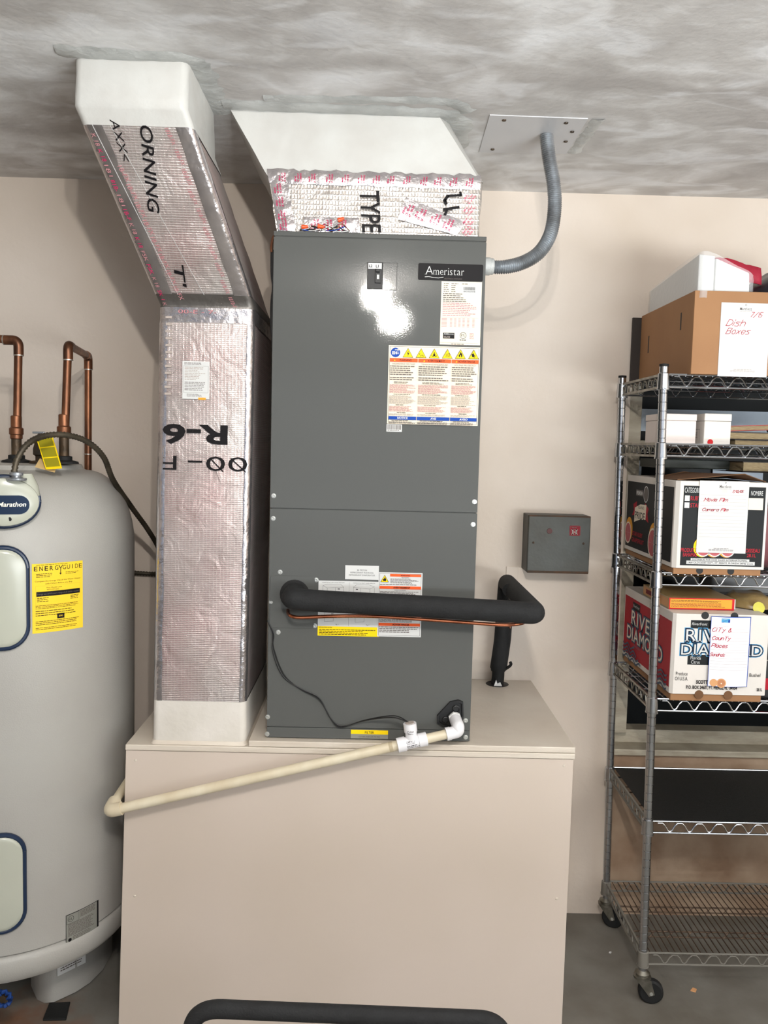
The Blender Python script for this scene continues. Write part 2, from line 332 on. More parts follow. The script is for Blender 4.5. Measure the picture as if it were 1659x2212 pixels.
    def serif(s, t, x, y, h, m, w=None, bold=0.0, sl=0.05, st=0.035, fat=0.0):
        """roman lettering: each stem end of the plain face gets a slab; fat widens everything (outline passes)"""
        adv = 0.0; items = []
        for ch in t:
            if ch == ' ': adv += 0.3; continue
            vs, fs, L = glyphs(ch, bold+fat); items.append((adv-fat, vs, fs, L, ch)); adv += L-2*fat+0.13
        k = h/0.73; kx = (w/(adv-0.13)) if w else k
        for a, vs, fs, L, ch in items:
            s.mb.add([s.P(x+(a+p)*kx, y-q*k) for p, q in vs], fs, m)
            tops = [0.0-fat-bold]
            tops.append((0.729 if ch.isupper() or ch in 'dhlkb' else 0.547)+fat+bold)
            for j, lv in enumerate(tops):
                xs = sorted(p for p, q in vs if abs(q-lv) < 0.012); cl = []
                for p in xs:
                    if cl and p-cl[-1][1] < 0.16: cl[-1][1] = p
                    else: cl.append([p, p])
                for c0, c1 in cl:
                    if c1-c0 < 0.03 or c1-c0 > 0.3: continue
                    r0, r1 = c0-sl, (c1 if (j and ch.islower()) else c1+sl); ya, yb = (lv, lv+st+fat*1.6) if j == 0 else (lv-st-fat*1.6, lv)
                    s.poly([(x+(a+r0)*kx, y-ya*k), (x+(a+r1)*kx, y-ya*k), (x+(a+r1)*kx, y-yb*k), (x+(a+r0)*kx, y-yb*k)], m)
        return x+(adv-0.13)*kx
    def bars(s, x, y, w, h, n, m, fill=0.5, ragged=0.25, para=True):
        """n lines of print too fine to read, each a run of word-length dashes"""
        dh = h/n
        for i in range(n):
            e = w*(1-R.random()*ragged); cx = 0.0
            while cx < e-0.002:
                L = min(R.uniform(0.003, 0.011), e-cx); s.rect(x+cx, y+i*dh, L, dh*fill, m); cx += L+0.0013
    def build(s, name, root=None, parent=None, label=None, thick=0.0): return s.mb.build(name, root, parent, smooth=False, label=label)
def front(x0, z1, x1, z0, y, **k):               # a vertical surface facing the camera side (-Y)
    return PR(x1-x0, z1-z0, lambda a, b, h: V((x0+a, y-h, z1-b)), **k)
def quadmap(TL, TR, BR, BL, W, H, **k):           # print on any four-cornered surface
    TL, TR, BR, BL = map(V, (TL, TR, BR, BL)); nn = (BR-TL).cross(TR-BL).normalized()
    if nn.dot(V((0, 0, 1.65))-TL) < 0: nn = -nn
    def f(x, y, h):
        u, v = x/W, y/H; return TL*(1-u)*(1-v)+TR*u*(1-v)+BR*u*v+BL*(1-u)*v+nn*h
    return PR(W, H, f, **k)
nt = FLOOR.node_tree; n = nt.nodes; L = nt.links
tc = n.new('ShaderNodeTexCoord'); ds = n.new('ShaderNodeVectorMath'); ds.operation = 'DISTANCE'; ds.inputs[1].default_value = (-0.97, 2.20, 0.0); L.new(tc.outputs['Object'], ds.inputs[0])
nz = n.new('ShaderNodeTexNoise'); nz.inputs['Scale'].default_value = 14; nz.inputs['Detail'].default_value = 5; L.new(tc.outputs['Object'], nz.inputs['Vector'])
sb = n.new('ShaderNodeMath'); sb.operation = 'MULTIPLY_ADD'; sb.inputs[1].default_value = 0.35; L.new(nz.outputs['Fac'], sb.inputs[0]); L.new(ds.outputs['Value'], sb.inputs[2])
rm = n.new('ShaderNodeMapRange'); rm.inputs[1].default_value = 0.22; rm.inputs[2].default_value = 0.38; rm.inputs[3].default_value = 0.75; rm.inputs[4].default_value = 0.0; L.new(sb.outputs[0], rm.inputs[0])
mx_ = n.new('ShaderNodeMix'); mx_.data_type = 'RGBA'; b_ = n['Principled BSDF']; src = b_.inputs['Base Color'].links[0].from_socket
L.new(rm.outputs[0], mx_.inputs[0]); L.new(src, mx_.inputs[6]); mx_.inputs[7].default_value = (*lin((112, 70, 40)), 1); L.new(mx_.outputs[2], b_.inputs['Base Color'])
# ================================================================ SETTING
CZ = 2.505; WY = 2.85
def struct(o): o['kind'] = 'structure'; return o
struct(MB().box(-4, 4.5, -4, WY+0.3, -0.1, 0, FLOOR).build('floor', smooth=False))
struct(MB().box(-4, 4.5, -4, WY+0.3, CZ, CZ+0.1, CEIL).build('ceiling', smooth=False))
wx0, wz0, wz1 = 0.862, 0.60, 1.95; wx1 = 2.0
wb = MB()
wb.box(-4, wx0, WY, WY+0.2, 0, CZ, WALL); wb.box(wx1, 4.5, WY, WY+0.2, 0, CZ, WALL)
wb.box(wx0, wx1, WY, WY+0.2, 0, wz0, mat('stained_shaded_wall_paint', (168, 146, 124), 0.8, 0, 0.3, 45, rgb2=(128, 102, 80), vscale=6, detail=5)); wb.box(wx0, wx1, WY, WY+0.2, wz1, CZ, WALL)  # below the window: brown stains, with the shelf's shade also in the colour
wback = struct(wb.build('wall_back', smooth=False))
struct(MB().box(-4.1, -4, -4, WY+0.2, 0, CZ, WALL).build('wall_left', smooth=False))
struct(MB().box(4.5, 4.6, -4, WY+0.2, 0, CZ, WALL).build('wall_right', smooth=False))
# wall patch behind the insulated pipe
MB().box(0.46, 0.502, WY-0.004, WY, 1.14, 1.245, WALL).build('wall_patch', parent=wback, smooth=False, bevel=0.0015)
# window behind the shelving
win = bpy.data.objects.new('window_1', None); C.objects.link(win); win['kind'] = 'structure'
fr = MB()
fr.box(wx0, wx0+0.045, WY+0.01, WY+0.14, wz0+0.06, wz1, FRAMEP); fr.box(wx0+0.045, wx0+0.055, WY+0.09, WY+0.14, wz0+0.06, wz1, FRAMEP)
fr.box(wx1-0.045, wx1, WY+0.01, WY+0.14, wz0+0.06, wz1, FRAMEP); fr.box(wx0+0.045, wx1-0.045, WY+0.01, WY+0.14, wz1-0.05, wz1, FRAMEP)
fr.box(wx0+0.045, wx1-0.045, WY+0.05, WY+0.13, 1.665, 1.69, FRAMEP)
fr.build('window_frame', parent=win, smooth=False, bevel=0.002)
sl = MB(); sl.box(wx0-0.005, wx1, WY-0.02, WY+0.15, wz0-0.01, wz0+0.012, FRAMEP); sl.box(wx0, wx1, WY+0.05, WY+0.15, wz0+0.012, wz0+0.06, FRAMEP)
sl.build('window_sill', parent=win, smooth=False, bevel=0.003)
MB().box(wx0+0.045, wx1-0.045, WY+0.115, WY+0.121, 1.69, wz1-0.05, DGLASS).build('pane', parent=win, smooth=False)
MB().box(wx0+0.045, wx1-0.045, WY+0.115, WY+0.121, wz0+0.06, 1.665, DGLASS).build('pane', parent=win, smooth=False)
MB().box(wx0+0.057, wx1-0.05, WY+0.104, WY+0.110, (0.9459, 2.955, 1.7242)[2], (0.942, 2.955, 1.8023)[2], PALEP).build('pale_glass_strip', parent=win, smooth=False)
MB().box(wx0+0.057, 0.945, WY+0.104, WY+0.110, 1.56, 1.62, PALEP).build('pale_glass_strip', parent=win, smooth=False)
MB().box(1.20, 1.38, WY+0.104, WY+0.110, 1.55, 1.62, PALEP).build('pale_glass_strip', parent=win, smooth=False)
# ================================================================ PLYWOOD PLENUM BOX
BX0, BX1, BY = -0.657, 0.562, 2.2
pb = thing('plywood_box', 'large cream-painted plywood box carrying the grey cabinet and foil duct', 'box', (-0.05, 2.5, 0))
MB().loft([[V((-0.678, BY+0.004, 0)), V((0.559, BY+0.004, 0)), V((0.559, BY+0.02, 0)), V((-0.678, BY+0.02, 0))],
           [V((-0.657, BY+0.004, 0.8105)), V((0.559, BY+0.004, 0.8105)), V((0.559, BY+0.02, 0.8105)), V((-0.657, BY+0.02, 0.8105))]], PLY).build('front_panel', pb, smooth=False, bevel=0.0015)
MB().loft([[V((-0.678, BY+0.02, 0)), V((-0.668, BY+0.02, 0)), V((-0.668, WY-0.002, 0)), V((-0.678, WY-0.002, 0))],
           [V((-0.657, BY+0.02, 0.8105)), V((-0.641, BY+0.02, 0.8105)), V((-0.641, WY-0.002, 0.8105)), V((-0.657, WY-0.002, 0.8105))]], PLY).build('side_panel', pb, smooth=False)
MB().box(0.543, 0.559, BY+0.02, WY-0.002, 0, 0.8105, PLY).build('side_panel', pb, smooth=False)
MB().box(BX0, BX1, BY-0.001, WY-0.002, 0.8125, 0.828, PLYE).build('lid_board', pb, smooth=False, bevel=0.002)
MB().box(-0.325, BX1, BY, WY-0.002, 0.829, 0.8455, PLYE).build('lid_board', pb, smooth=False, bevel=0.002)
for p in ((-0.6305, 2.2, 0.7838), (0.5335, 2.2, 0.7929), (-0.6326, 2.2, 0.4002), (0.529, 2.2, 0.4148)):
    MB().lathe([(0.0, 0), (0.004, 0.0004), (0.0028, 0.0015), (0.0, 0.0018)], (p[0], BY+0.004, p[2]), (0, -1, 0), PLYE, 10).build('nail_head', pb)
# ================================================================ AIR HANDLER
AX0, AX1, AY, AYB = -0.279, 0.276, 2.222, 2.80
Z0, Z1 = 0.8465, 2.2
ah = thing('air_handler', 'tall grey sheet-metal air handler standing on the cream plywood box', 'air handler', ((AX0+AX1)/2, 2.5, Z0))
MB().box(AX0+0.003, AX1-0.003, AY+0.004, AYB, Z0, Z1-0.001, GREY).build('cabinet', ah, smooth=False, bevel=0.0015)
zs = (-0.0106, 2.22, 1.4758)[2]; zf = (0.0035, 2.22, 0.8778)[2]; zt = (-0.0274, 2.22, 2.1866)[2]
MB().box(AX0, AX1, AY+0.001, AY+0.03, zt+0.0015, Z1, GREY).build('top_trim', ah, smooth=False, bevel=0.001)
MB().box(AX0, AX1, AY, AY+0.02, zs+0.001, zt-0.001, GREY).build('upper_panel', ah, smooth=False, bevel=0.001)
MB().box(AX0, AX1, AY, AY+0.02, zf+0.001, zs-0.001, GREY).build('lower_panel', ah, smooth=False, bevel=0.001)
MB().box(AX0, AX1, AY+0.001, AY+0.02, Z0+0.002, zf-0.001, GREY).build('filter_cover', ah, smooth=False, bevel=0.001)
for p in ((-0.2693, 2.22, 1.5092), (0.2671, 2.22, 1.5061), (-0.2697, 2.22, 1.4485), (0.2654, 2.22, 1.4452), (-0.249, 2.22, 1.3042), (-0.1518, 2.22, 1.2851), (-0.2714, 2.22, 1.2219), (-0.1532, 2.22, 1.1601), (-0.2516, 2.22, 1.1401),
          (-0.277, 2.22, 0.9053), (0.2632, 2.22, 0.9067), (-0.2776, 2.22, 0.8575), (0.2647, 2.22, 0.8601)):
    s = MB().lathe([(0.0065, -0.001), (0.0065, 0.001), (0.0042, 0.0012), (0.004, 0.0035), (0.0015, 0.0036), (0.0, 0.003)], (p[0], AY, p[2]), (0, -1, 0), SCREW, 12); s.build('screw', ah)
# raised access plate round the refrigerant line
x0, z1, x1, z0 = (-0.275, 1.2948, -0.1556, 1.1524)
pl = rrect(x0, x1, 0, z1-z0, 0, 0.008, 4)
MB().prism([(p.x, AY, z0+p.y) for p in pl], (0, -0.0022, 0), GREY).build('line_access_plate', ah, smooth=False, bevel=0.0008)
# breaker and its knock-out cover
x0, z1, x1, z0 = (-0.0332, 2.1262, 0.0071, 2.0572)
bk = MB().box(x0, x1, AY-0.004, AY+0.001, z0, z1, BLACK).build('circuit_breaker', ah, smooth=False, bevel=0.001)
MB().box(x0+0.002, x1-0.003, AY-0.0062, AY-0.004, z1-0.018, z1-0.003, I_WHT).build('marking_strip', ah, bk, smooth=False)
pr = front(x0+0.002, z1-0.003, x1-0.003, z1-0.018, AY-0.0062); pr.text('L2', 0.002, 0.011, 0.007, I_BLK, bold=0.02); pr.text('L1', 0.02, 0.011, 0.007, I_BLK, bold=0.02); pr.build('terminal_mark', ah, bk)
MB().box((x0+x1)/2+0.002, x1-0.008, AY-0.017, AY-0.004, z1-0.027, z1-0.020, BLACK).build('toggle', ah, bk, smooth=False, bevel=0.001)
MB().box((x0+x1)/2, x1-0.004, AY-0.0085, AY-0.004, z1-0.054, z1-0.018, BLACK).build('toggle_slot', ah, bk, smooth=False, bevel=0.001)
MB().box((x0+x1)/2+0.005, (x0+x1)/2+0.011, AY-0.0092, AY-0.0085, z1-0.044, z1-0.033, I_WHT).build('on_mark', ah, bk, smooth=False)
q0, w1, q1, w0 = (0.0066, 2.1261, 0.0447, 2.0559)
kc = MB(); kc.box(q0, q1, AY-0.0012, AY, w0, w1, GREYD); kc.box(q0+0.001, q1-0.0012, AY-0.002, AY-0.0012, w0+0.001, w1-0.001, GREY)
kc.build('knockout_cover', ah, smooth=False)
# nameplate
x0, z1, x1, z0 = (0.0997, 2.1274, 0.2695, 2.0845)
MB().prism([(p.x, AY, z0+p.y) for p in rrect(x0, x1, 0, z1-z0, 0, 0.004, 4)], (0, -0.0015, 0), I_BLK).build('nameplate', ah, smooth=False)
pr = front(x0, z1, x1, z0, AY-0.0015); w_ = pr.W
pr.serif('A', 0.019, 0.029, 0.0235, I_WHT, w=0.020, bold=-0.012); pr.serif('meristar', 0.040, 0.029, 0.0205, I_WHT, w=0.080, bold=-0.012)
pr.line([(0.018, 0.035), (0.028, 0.034), (0.042, 0.0365), (0.054, 0.037), (0.066, 0.0345)], 0.0014, I_WHT)
pr.text('HEATING & COOLING', 0.069, 0.040, 0.0036, I_GRY, w=0.046)
pr.build('nameplate_lettering', ah)
# rating label
x0, z1, x1, z0 = (0.1616, 2.0828, 0.2679, 1.9193)
pr = front(x0, z1, x1, z0, AY); pr.paper(I_CRM)
for i in range(5):
    pr.bars(0.006, 0.005+i*0.005, 0.014, 0.005, 1, I_GRY, 0.35, 0.1); pr.bars(0.026, 0.005+i*0.005, 0.012 if i else 0.018, 0.005, 1, I_GRY, 0.35, 0.1)
pr.bars(0.054, 0.005, 0.016, 0.005, 1, I_GRY, 0.35, 0.1)
pr.rect(0.055, 0.012, 0.036, 0.016, I_WHT); pr.up()
for i in range(22): pr.rect(0.058+i*0.00142, 0.0135, 0.0004+0.0006*R.random(), 0.008, I_BLK)
pr.text('18424S6HHB', 0.058, 0.0268, 0.0036, I_BLK, w=0.031)
pr.bars(0.005, 0.031, 0.070, 0.024, 5, I_GRY, 0.4, 0.5); pr.bars(0.005, 0.055, 0.092, 0.036, 8, I_FPK, 0.4, 0.25)
pr.line([(0.004, 0.093), (0.099, 0.093)], 0.0004, I_FPK)
for i in range(7):
    for k, cx in enumerate((0.003, 0.025, 0.036, 0.047, 0.058, 0.070, 0.084)): pr.rect(cx, 0.095+i*0.0035, 0.014 if k == 0 else 0.006, 0.0012, I_FPK)
pr.rect(0.008, 0.133, 0.030, 0.015, I_BLK); pr.up(); pr.text('AHRI', 0.010, 0.138, 0.0042, I_WHT, w=0.012, bold=0.02); pr.text('CERTIFIED', 0.0225, 0.138, 0.003, I_WHT, w=0.014); pr.bars(0.01, 0.1415, 0.022, 0.005, 2, I_LG, 0.5)
pr.ring(0.061, 0.139, 0.0085, 0.001, I_BLK); pr.text('ETL', 0.061, 0.1415, 0.006, I_BLK, w=0.0105, align='c'); pr.bars(0.052, 0.150, 0.018, 0.004, 1, I_BLK, 0.5)
pr.bars(0.078, 0.133, 0.014, 0.016, 6, I_FPK, 0.4); pr.line([(0.001, 0.1585), (0.1, 0.1585)], 0.0004, I_GRY); pr.bars(0.030, 0.161, 0.044, 0.007, 2, I_GRY, 0.45)
pr.build('rating_label', ah, label='cream rating label with barcode and certification marks')
# trilingual warning label
x0, z1, x1, z0 = (0.0277, 1.9142, 0.2689, 1.7082)
pr = front(x0, z1, x1, z0, AY-0.0004); W_, H_ = pr.W, pr.H; pr.paper(I_CRM); pr.frame(0.003, 0.003, W_-0.006, H_-0.006, 0.0007, I_BLK); 
cx = 0.018; pr.circ(cx, 0.019, 0.0125, I_BLU); pr.up(); pr.rect(cx-0.009, 0.016, 0.008, 0.008, I_WHT); pr.line([(cx-0.001, 0.012), (cx+0.006, 0.012)], 0.002, I_WHT); pr.poly([(cx+0.005, 0.009), (cx+0.011, 0.012), (cx+0.005, 0.015)], I_WHT)
pr.circ(cx+0.004, 0.020, 0.004, I_WHT, a0=90, a1=270); pr.line([(cx+0.004, 0.018), (cx+0.009, 0.018)], 0.0012, I_WHT); pr.line([(cx+0.004, 0.022), (cx+0.009, 0.022)], 0.0012, I_WHT); pr.up(); pr.frame(cx-0.007, 0.018, 0.004, 0.004, 0.0008, I_BLU)
for i in range(6):
    cx = 0.051+i*(W_-0.068)/5; pr.poly([(cx-0.014, 0.0315), (cx+0.014, 0.0315), (cx, 0.0065)], I_BLK); pr.up(); pr.poly([(cx-0.0125, 0.0305), (cx+0.0125, 0.0305), (cx, 0.0085)], I_YEL); pr.up()
    if i == 0: pr.poly([(cx+0.002, 0.013), (cx-0.003, 0.022), (cx, 0.021), (cx-0.001, 0.029), (cx+0.004, 0.019), (cx+0.0005, 0.020)], I_BLK)
    elif i == 1: [pr.poly([(cx+a, b), (cx+a+0.003, b+0.001), (cx+a+0.001, b+0.004)], I_BLK) for a, b in ((-0.005, 0.020), (0.001, 0.023), (0.004, 0.025), (-0.002, 0.025))]
    elif i == 2: pr.circ(cx, 0.018, 0.0018, I_BLK, n=8); pr.poly([(cx-0.0025, 0.020), (cx+0.0025, 0.020), (cx+0.003, 0.026), (cx-0.003, 0.026)], I_BLK); pr.line([(cx-0.007, 0.025), (cx-0.003, 0.027), (cx, 0.025), (cx+0.004, 0.027), (cx+0.007, 0.025)], 0.0014, I_BLK)
    elif i == 3: [pr.line([(cx+a, 0.016+R.random()*0.003), (cx+a+0.0015, 0.022), (cx+a, 0.028)], 0.001, I_BLK) for a in (-0.004, -0.001, 0.002, 0.005)]
    elif i == 4: pr.poly([(cx, 0.013), (cx+0.005, 0.021), (cx+0.004, 0.027), (cx-0.004, 0.027), (cx-0.005, 0.022), (cx-0.002, 0.019)], I_BLK); pr.up(); pr.poly([(cx, 0.021), (cx+0.002, 0.0245), (cx, 0.027), (cx-0.002, 0.0245)], I_YEL)
    else: pr.poly([(cx-0.006, 0.019), (cx-0.001, 0.016), (cx+0.003, 0.023), (cx+0.001, 0.027), (cx-0.004, 0.026)], I_BLK); pr.line([(cx+0.001, 0.029), (cx+0.006, 0.022)], 0.001, I_BLK)
cols = ((0.004, 0.073), (0.079, 0.086), (0.167, W_-0.171))
heads = (('WARNING', 'HAZARDOUS VOLTAGE!', 'NOTICE'), ('AVERTISSEMENT', 'TENSION DANGEREUSE!', 'AVIS'), ('ADVERTENCIA', '¡VOLTAJE PELIGROSO!', 'AVISO'))
for (c, w), (a, b, d) in zip(cols, heads):
    pr.rect(c, 0.034, w, 0.0095, I_ORG); pr.rect(c, 0.186, w, 0.009, I_BLU); pr.up()
    pr.text('\u26a0' if False else a, c+w/2+0.004, 0.0413, 0.0052, I_BLK, w=0.045 if len(a) > 8 else 0.032, bold=0.02, align='c'); pr.poly([(c+w*0.2-0.004, 0.0415), (c+w*0.2, 0.0415), (c+w*0.2-0.002, 0.037)], I_YEL)
    pr.text(b, c+w/2, 0.0505, 0.0040, I_GRY, w=w*0.82, align='c'); pr.text(d, c+w/2, 0.1928, 0.0055, I_WHT, bold=0.03, align='c', shear=0.15)
    pr.bars(c+0.001, 0.0535, w-0.004, 0.027, 5, I_GRY, 0.42, 0.25); pr.bars(c+0.001, 0.083, w-0.004, 0.011, 2, I_GRY, 0.42)
    pr.bars(c+0.012, 0.0955, w*0.65, 0.006, 2, I_BLK, 0.35); pr.bars(c+0.001, 0.1025, w-0.004, 0.024, 9, I_FPK, 0.4, 0.35); pr.bars(c+0.012, 0.1275, w*0.65, 0.003, 1, I_BLK, 0.4)
    pr.bars(c+0.001, 0.1315, w-0.004, 0.023, 9, I_LG, 0.4, 0.3); pr.bars(c+0.018, 0.1555, w*0.4, 0.003, 1, I_BLK, 0.4); pr.bars(c+0.001, 0.1595, w-0.004, 0.015, 6, I_FPK, 0.4, 0.3)
    pr.bars(c+0.022, 0.1755, w*0.35, 0.003, 1, I_BLK, 0.4); pr.bars(c+0.001, 0.1795, w-0.004, 0.005, 2, I_LG, 0.4); pr.bars(c+0.008, 0.1965, w*0.75, 0.003, 1, I_BLK, 0.4); pr.bars(c+0.001, 0.200, w-0.004, 0.009, 3, I_GRY, 0.4)
pr.build('warning_label', ah, label='large cream warning label in three languages with yellow hazard triangles')
x0, z1, x1, z0 = (0.0269, 1.7069, 0.0679, 1.6872)
pr = front(x0, z1, x1, z0, AY); pr.paper(I_WHT)
for i in range(26): pr.rect(0.002+i*0.00142, 0.002, 0.0004+0.0007*R.random(), 0.012, I_GRY)
pr.bars(0.003, 0.0155, 0.034, 0.002, 1, I_GRY, 0.8); pr.build('barcode_sticker', ah)
# installation diagram, piston label, red warning label
x0, z1, x1, z0 = (-0.1455, 1.284, 0.02, 1.1335)
pr = front(x0, z1, x1, z0, AY); W_, H_ = pr.W, pr.H; pr.paper(I_WHT); pr.line([(W_/2, 0.003), (W_/2, H_-0.028)], 0.0005, I_GRY)
for cx in (0.012, W_/2+0.012):
    pr.text('HORIZONTAL %s HAND AIRFLOW' % ('LEFT' if cx < 0.05 else 'RIGHT'), cx-0.002, 0.006, 0.0026, I_BLK, w=0.060)
    fl = cx < 0.05; a, b = (cx, cx+0.056)
    pts = [(a, 0.014), (a+0.012, 0.020), (b, 0.017), (b-0.008, 0.009), (a+0.012, 0.009), (a, 0.014)] if fl else [(a, 0.017), (b-0.012, 0.020), (b, 0.014), (b-0.014, 0.009), (a+0.008, 0.009), (a, 0.017)]
    pr.line(pts, 0.0005, I_BLK); pr.line([(a, 0.014), (a, 0.038), (a+0.012, 0.044), (b, 0.040), (b, 0.017)], 0.0005, I_BLK)
    m = a+(0.012 if fl else 0.044); pr.line([(m, 0.020), (m, 0.043)], 0.0005, I_BLK); m = a+(0.034 if fl else 0.018); pr.line([(m, 0.019), (m, 0.042)], 0.0005, I_BLK)
    pr.rect(a+(0.040 if fl else 0.006), 0.021, 0.006, 0.002, I_BLK)
    pr.line([(a+0.006, 0.085), (a+0.006, 0.112), (a+0.030, 0.110), (a+0.030, 0.085)], 0.0005, I_BLK); pr.circ(a+0.026, 0.090, 0.0015, I_BLK, n=8); pr.text('Fig. 3' if fl else 'Fig. 4', a+0.036, 0.120, 0.003, I_BLK)
pr.rect(0, H_-0.026, W_, 0.026, I_YEL); pr.up(); pr.text('INSTALLATION NOTES:', 0.003, H_-0.0215, 0.0028, I_BLK, w=0.036, bold=0.02); pr.bars(0.004, H_-0.018, W_-0.012, 0.017, 4, I_BLK, 0.42, 0.3)
pr.build('diagram_label', ah, label='white label of airflow line drawings with a yellow notes strip')
x0, z1, x1, z0 = (-0.0743, 1.3271, 0.0162, 1.289)
pr = front(x0, z1, x1, z0, AY-0.0004); pr.paper(I_WHT)
for i, t in enumerate(('83 PISTON', 'REFRIGERANT R22/R410A', 'REFRIGERANT EVAPORATOR')): pr.text(t, pr.W/2, 0.0145+i*0.0068, 0.004, I_BLK, w=(0.026, 0.062, 0.070)[i], align='c')
pr.build('piston_label', ah, label='small white label with three lines of capitals')
x0, z1, x1, z0 = (0.0157, 1.3104, 0.134, 1.1349)
pr = front(x0, z1, x1, z0, AY-0.0004); W_, H_ = pr.W, pr.H; pr.paper(I_WHT); pr.frame(0.003, 0.003, W_-0.006, H_-0.006, 0.0006, I_BLK); pr.up()
pr.rect(0.004, 0.004, 0.026, 0.027, I_WHT); pr.poly([(0.005, 0.027), (0.028, 0.027), (0.0165, 0.007)], I_BLK); pr.up(); pr.poly([(0.007, 0.0258), (0.026, 0.0258), (0.0165, 0.0092)], I_YEL); pr.up(); pr.poly([(0.0165, 0.012), (0.021, 0.019), (0.020, 0.024), (0.013, 0.024), (0.012, 0.019), (0.0155, 0.017)], I_BLK)
pr.rect(0.031, 0.004, W_-0.035, 0.007, I_ORG)
for y in (0.037, 0.118, 0.138): pr.rect(0.003, y, W_-0.006, 0.008, I_ORG)
pr.up(); pr.text('WARNING', 0.072, 0.0095, 0.0042, I_BLK, w=0.026, bold=0.02, align='c')
for y, t in ((0.037, 'AVERTISSEMENT'), (0.118, 'AVERTISSEMENT'), (0.138, 'ADVERTENCIA')): pr.text(t, W_/2+0.004, y+0.0062, 0.0046, I_BLK, w=0.046, bold=0.03, align='c')
pr.text('FIRE HAZARD!', 0.072, 0.0145, 0.0026, I_BLK, w=0.02, align='c'); pr.bars(0.032, 0.0165, W_-0.040, 0.014, 5, I_GRY, 0.45, 0.3); pr.bars(0.004, 0.032, W_-0.012, 0.004, 1, I_GRY, 0.45)
pr.text("RISQUE D'INCENDIE", W_/2, 0.049, 0.0026, I_BLK, w=0.03, align='c'); pr.bars(0.005, 0.0515, W_-0.012, 0.030, 9, I_GRY, 0.45, 0.2); pr.bars(0.005, 0.108, W_-0.012, 0.008, 2, I_GRY, 0.45)
pr.bars(0.005, 0.128, W_-0.012, 0.009, 3, I_GRY, 0.45); pr.bars(0.005, 0.148, W_-0.012, 0.018, 4, I_GRY, 0.45)
pr.build('fire_warning_label', ah, label='white label with orange-red warning bars and a flame triangle')
x0, z1, x1, z0 = (-0.0495, 0.8741, 0.0522, 0.8503)
pr = front(x0, z1, x1, z0, AY+0.0006); pr.paper(I_SLV); pr.rect(0, 0, pr.W, 0.0115, I_YEL); pr.up(); pr.text('FILTER', pr.W/2, 0.0100, 0.0070, I_BLK, w=0.025, align='c', bold=0.01); pr.text('COVER FOR AIR FILTER', pr.W/2, 0.0205, 0.0038, I_GRY, w=0.058, align='c')
pr.build('filter_label', ah, label='yellow and silver filter label')
# black drain-pan port
pp = [(0.1843, 2.22, 0.9205), (0.2185, 2.22, 0.96), (0.2411, 2.22, 0.9656), (0.2538, 2.22, 0.9608), (0.2564, 2.22, 0.9221), (0.2535, 2.22, 0.8949), (0.2373, 2.22, 0.8854), (0.1991, 2.22, 0.8911), (0.1849, 2.22, 0.9011)]
cpt = V((sum(p[0] for p in pp)/9, 0, sum(p[2] for p in pp)/9))
def shrink(k, y): return [V((cpt.x+(p[0]-cpt.x)*k, y, cpt.z+(p[2]-cpt.z)*k)) for p in pp]
dp = MB().loft([shrink(1, AY), shrink(1, AY-0.009), shrink(0.86, AY-0.009), shrink(0.82, AY-0.004)], BLACK, caps=True).build('drain_port', ah)
for a, b in ((0.2355, 2.22, 0.941), (0.2074, 2.22, 0.9094), (0.239, 2.22, 0.9114)) and [((0.2355, 2.22, 0.941), 0.010), ((0.2074, 2.22, 0.9094), 0.009), ((0.2403, 2.22, 0.9114), 0.013)]:
    MB().lathe([(b, 0), (b, 0.005), (b*0.8, 0.006), (b*0.75, 0.003), (0.0, 0.003)], (a[0], AY-0.004, a[2]), (0, -1, 0), BLACK, 20).build('port_cap', ah, dp)
# ================================================================ LEFT DUCT
dt = thing('foil_duct', 'foil-faced insulated duct rising from the box and leaning left to the ceiling', 'duct', (-0.46, 2.4, 0.829))
NS = 5
def ring(x0, x1, y0, y1, z, r=0.018, dz=0.0): 
    return rrect(x0, x1, y0, y1, z, r, NS)
def lerp(a, b, t): return tuple(p*(1-t)+q*t for p, q in zip(a, b))
K = {'a': (-0.587, -0.336, 2.214, 2.66, 0.829), 'b': (-0.585, -0.3375, 2.214, 2.66, (-0.585, 2.215, 0.9478)[2]), 'c': (-0.5725, -0.3277, 2.214, 2.655, (-0.452, 2.215, 2.0025)[2]),
     'd': (-0.6995, -0.4475, 1.955, 2.30, 2.400), 'e': (-0.6995, -0.4475, 1.965, 2.27, CZ+0.01)}
def loftd(keys, m, name, infl=0.0, jit=0.0, parent=None, sub=1, **kw):
    rs = []
    for i in range(len(keys)-1):
        for k in range(sub):
            t = lerp(keys[i], keys[i+1], k/sub); rs.append(ring(t[0]-infl, t[1]+infl, t[2]-infl, t[3]+infl, t[4]))
    t = keys[-1]; rs.append(ring(t[0]-infl, t[1]+infl, t[2]-infl, t[3]+infl, t[4]))
    if jit:
        for r_ in rs[1:-1]:
            for p in r_: p.x += R.uniform(-jit, jit); p.y += R.uniform(-jit, jit)
    return MB().loft(rs, m, caps=False).build(name, dt, parent, **kw)
loftd([K['b'], K['c']], FOIL, 'lower_section', jit=0.0009, sub=26, ang=60)
cd1 = lerp(K['c'], K['d'], 0.0)
loftd([K['c'], K['d']], FOIL, 'slanted_section', jit=0.0016, sub=16, ang=60)
fl = MB().loft([ring(K['a'][0]-0.006, K['a'][1]+0.006, K['a'][2]-0.006, K['a'][3]+0.004, K['a'][4]-0.0), ring(K['a'][0]-0.002, K['a'][1]+0.002, K['a'][2]-0.002, K['a'][3]+0.002, K['a'][4]+0.008), ring(*K['b'][:4], K['b'][4]+0.002, 0.018)], WPAINT, caps=False)
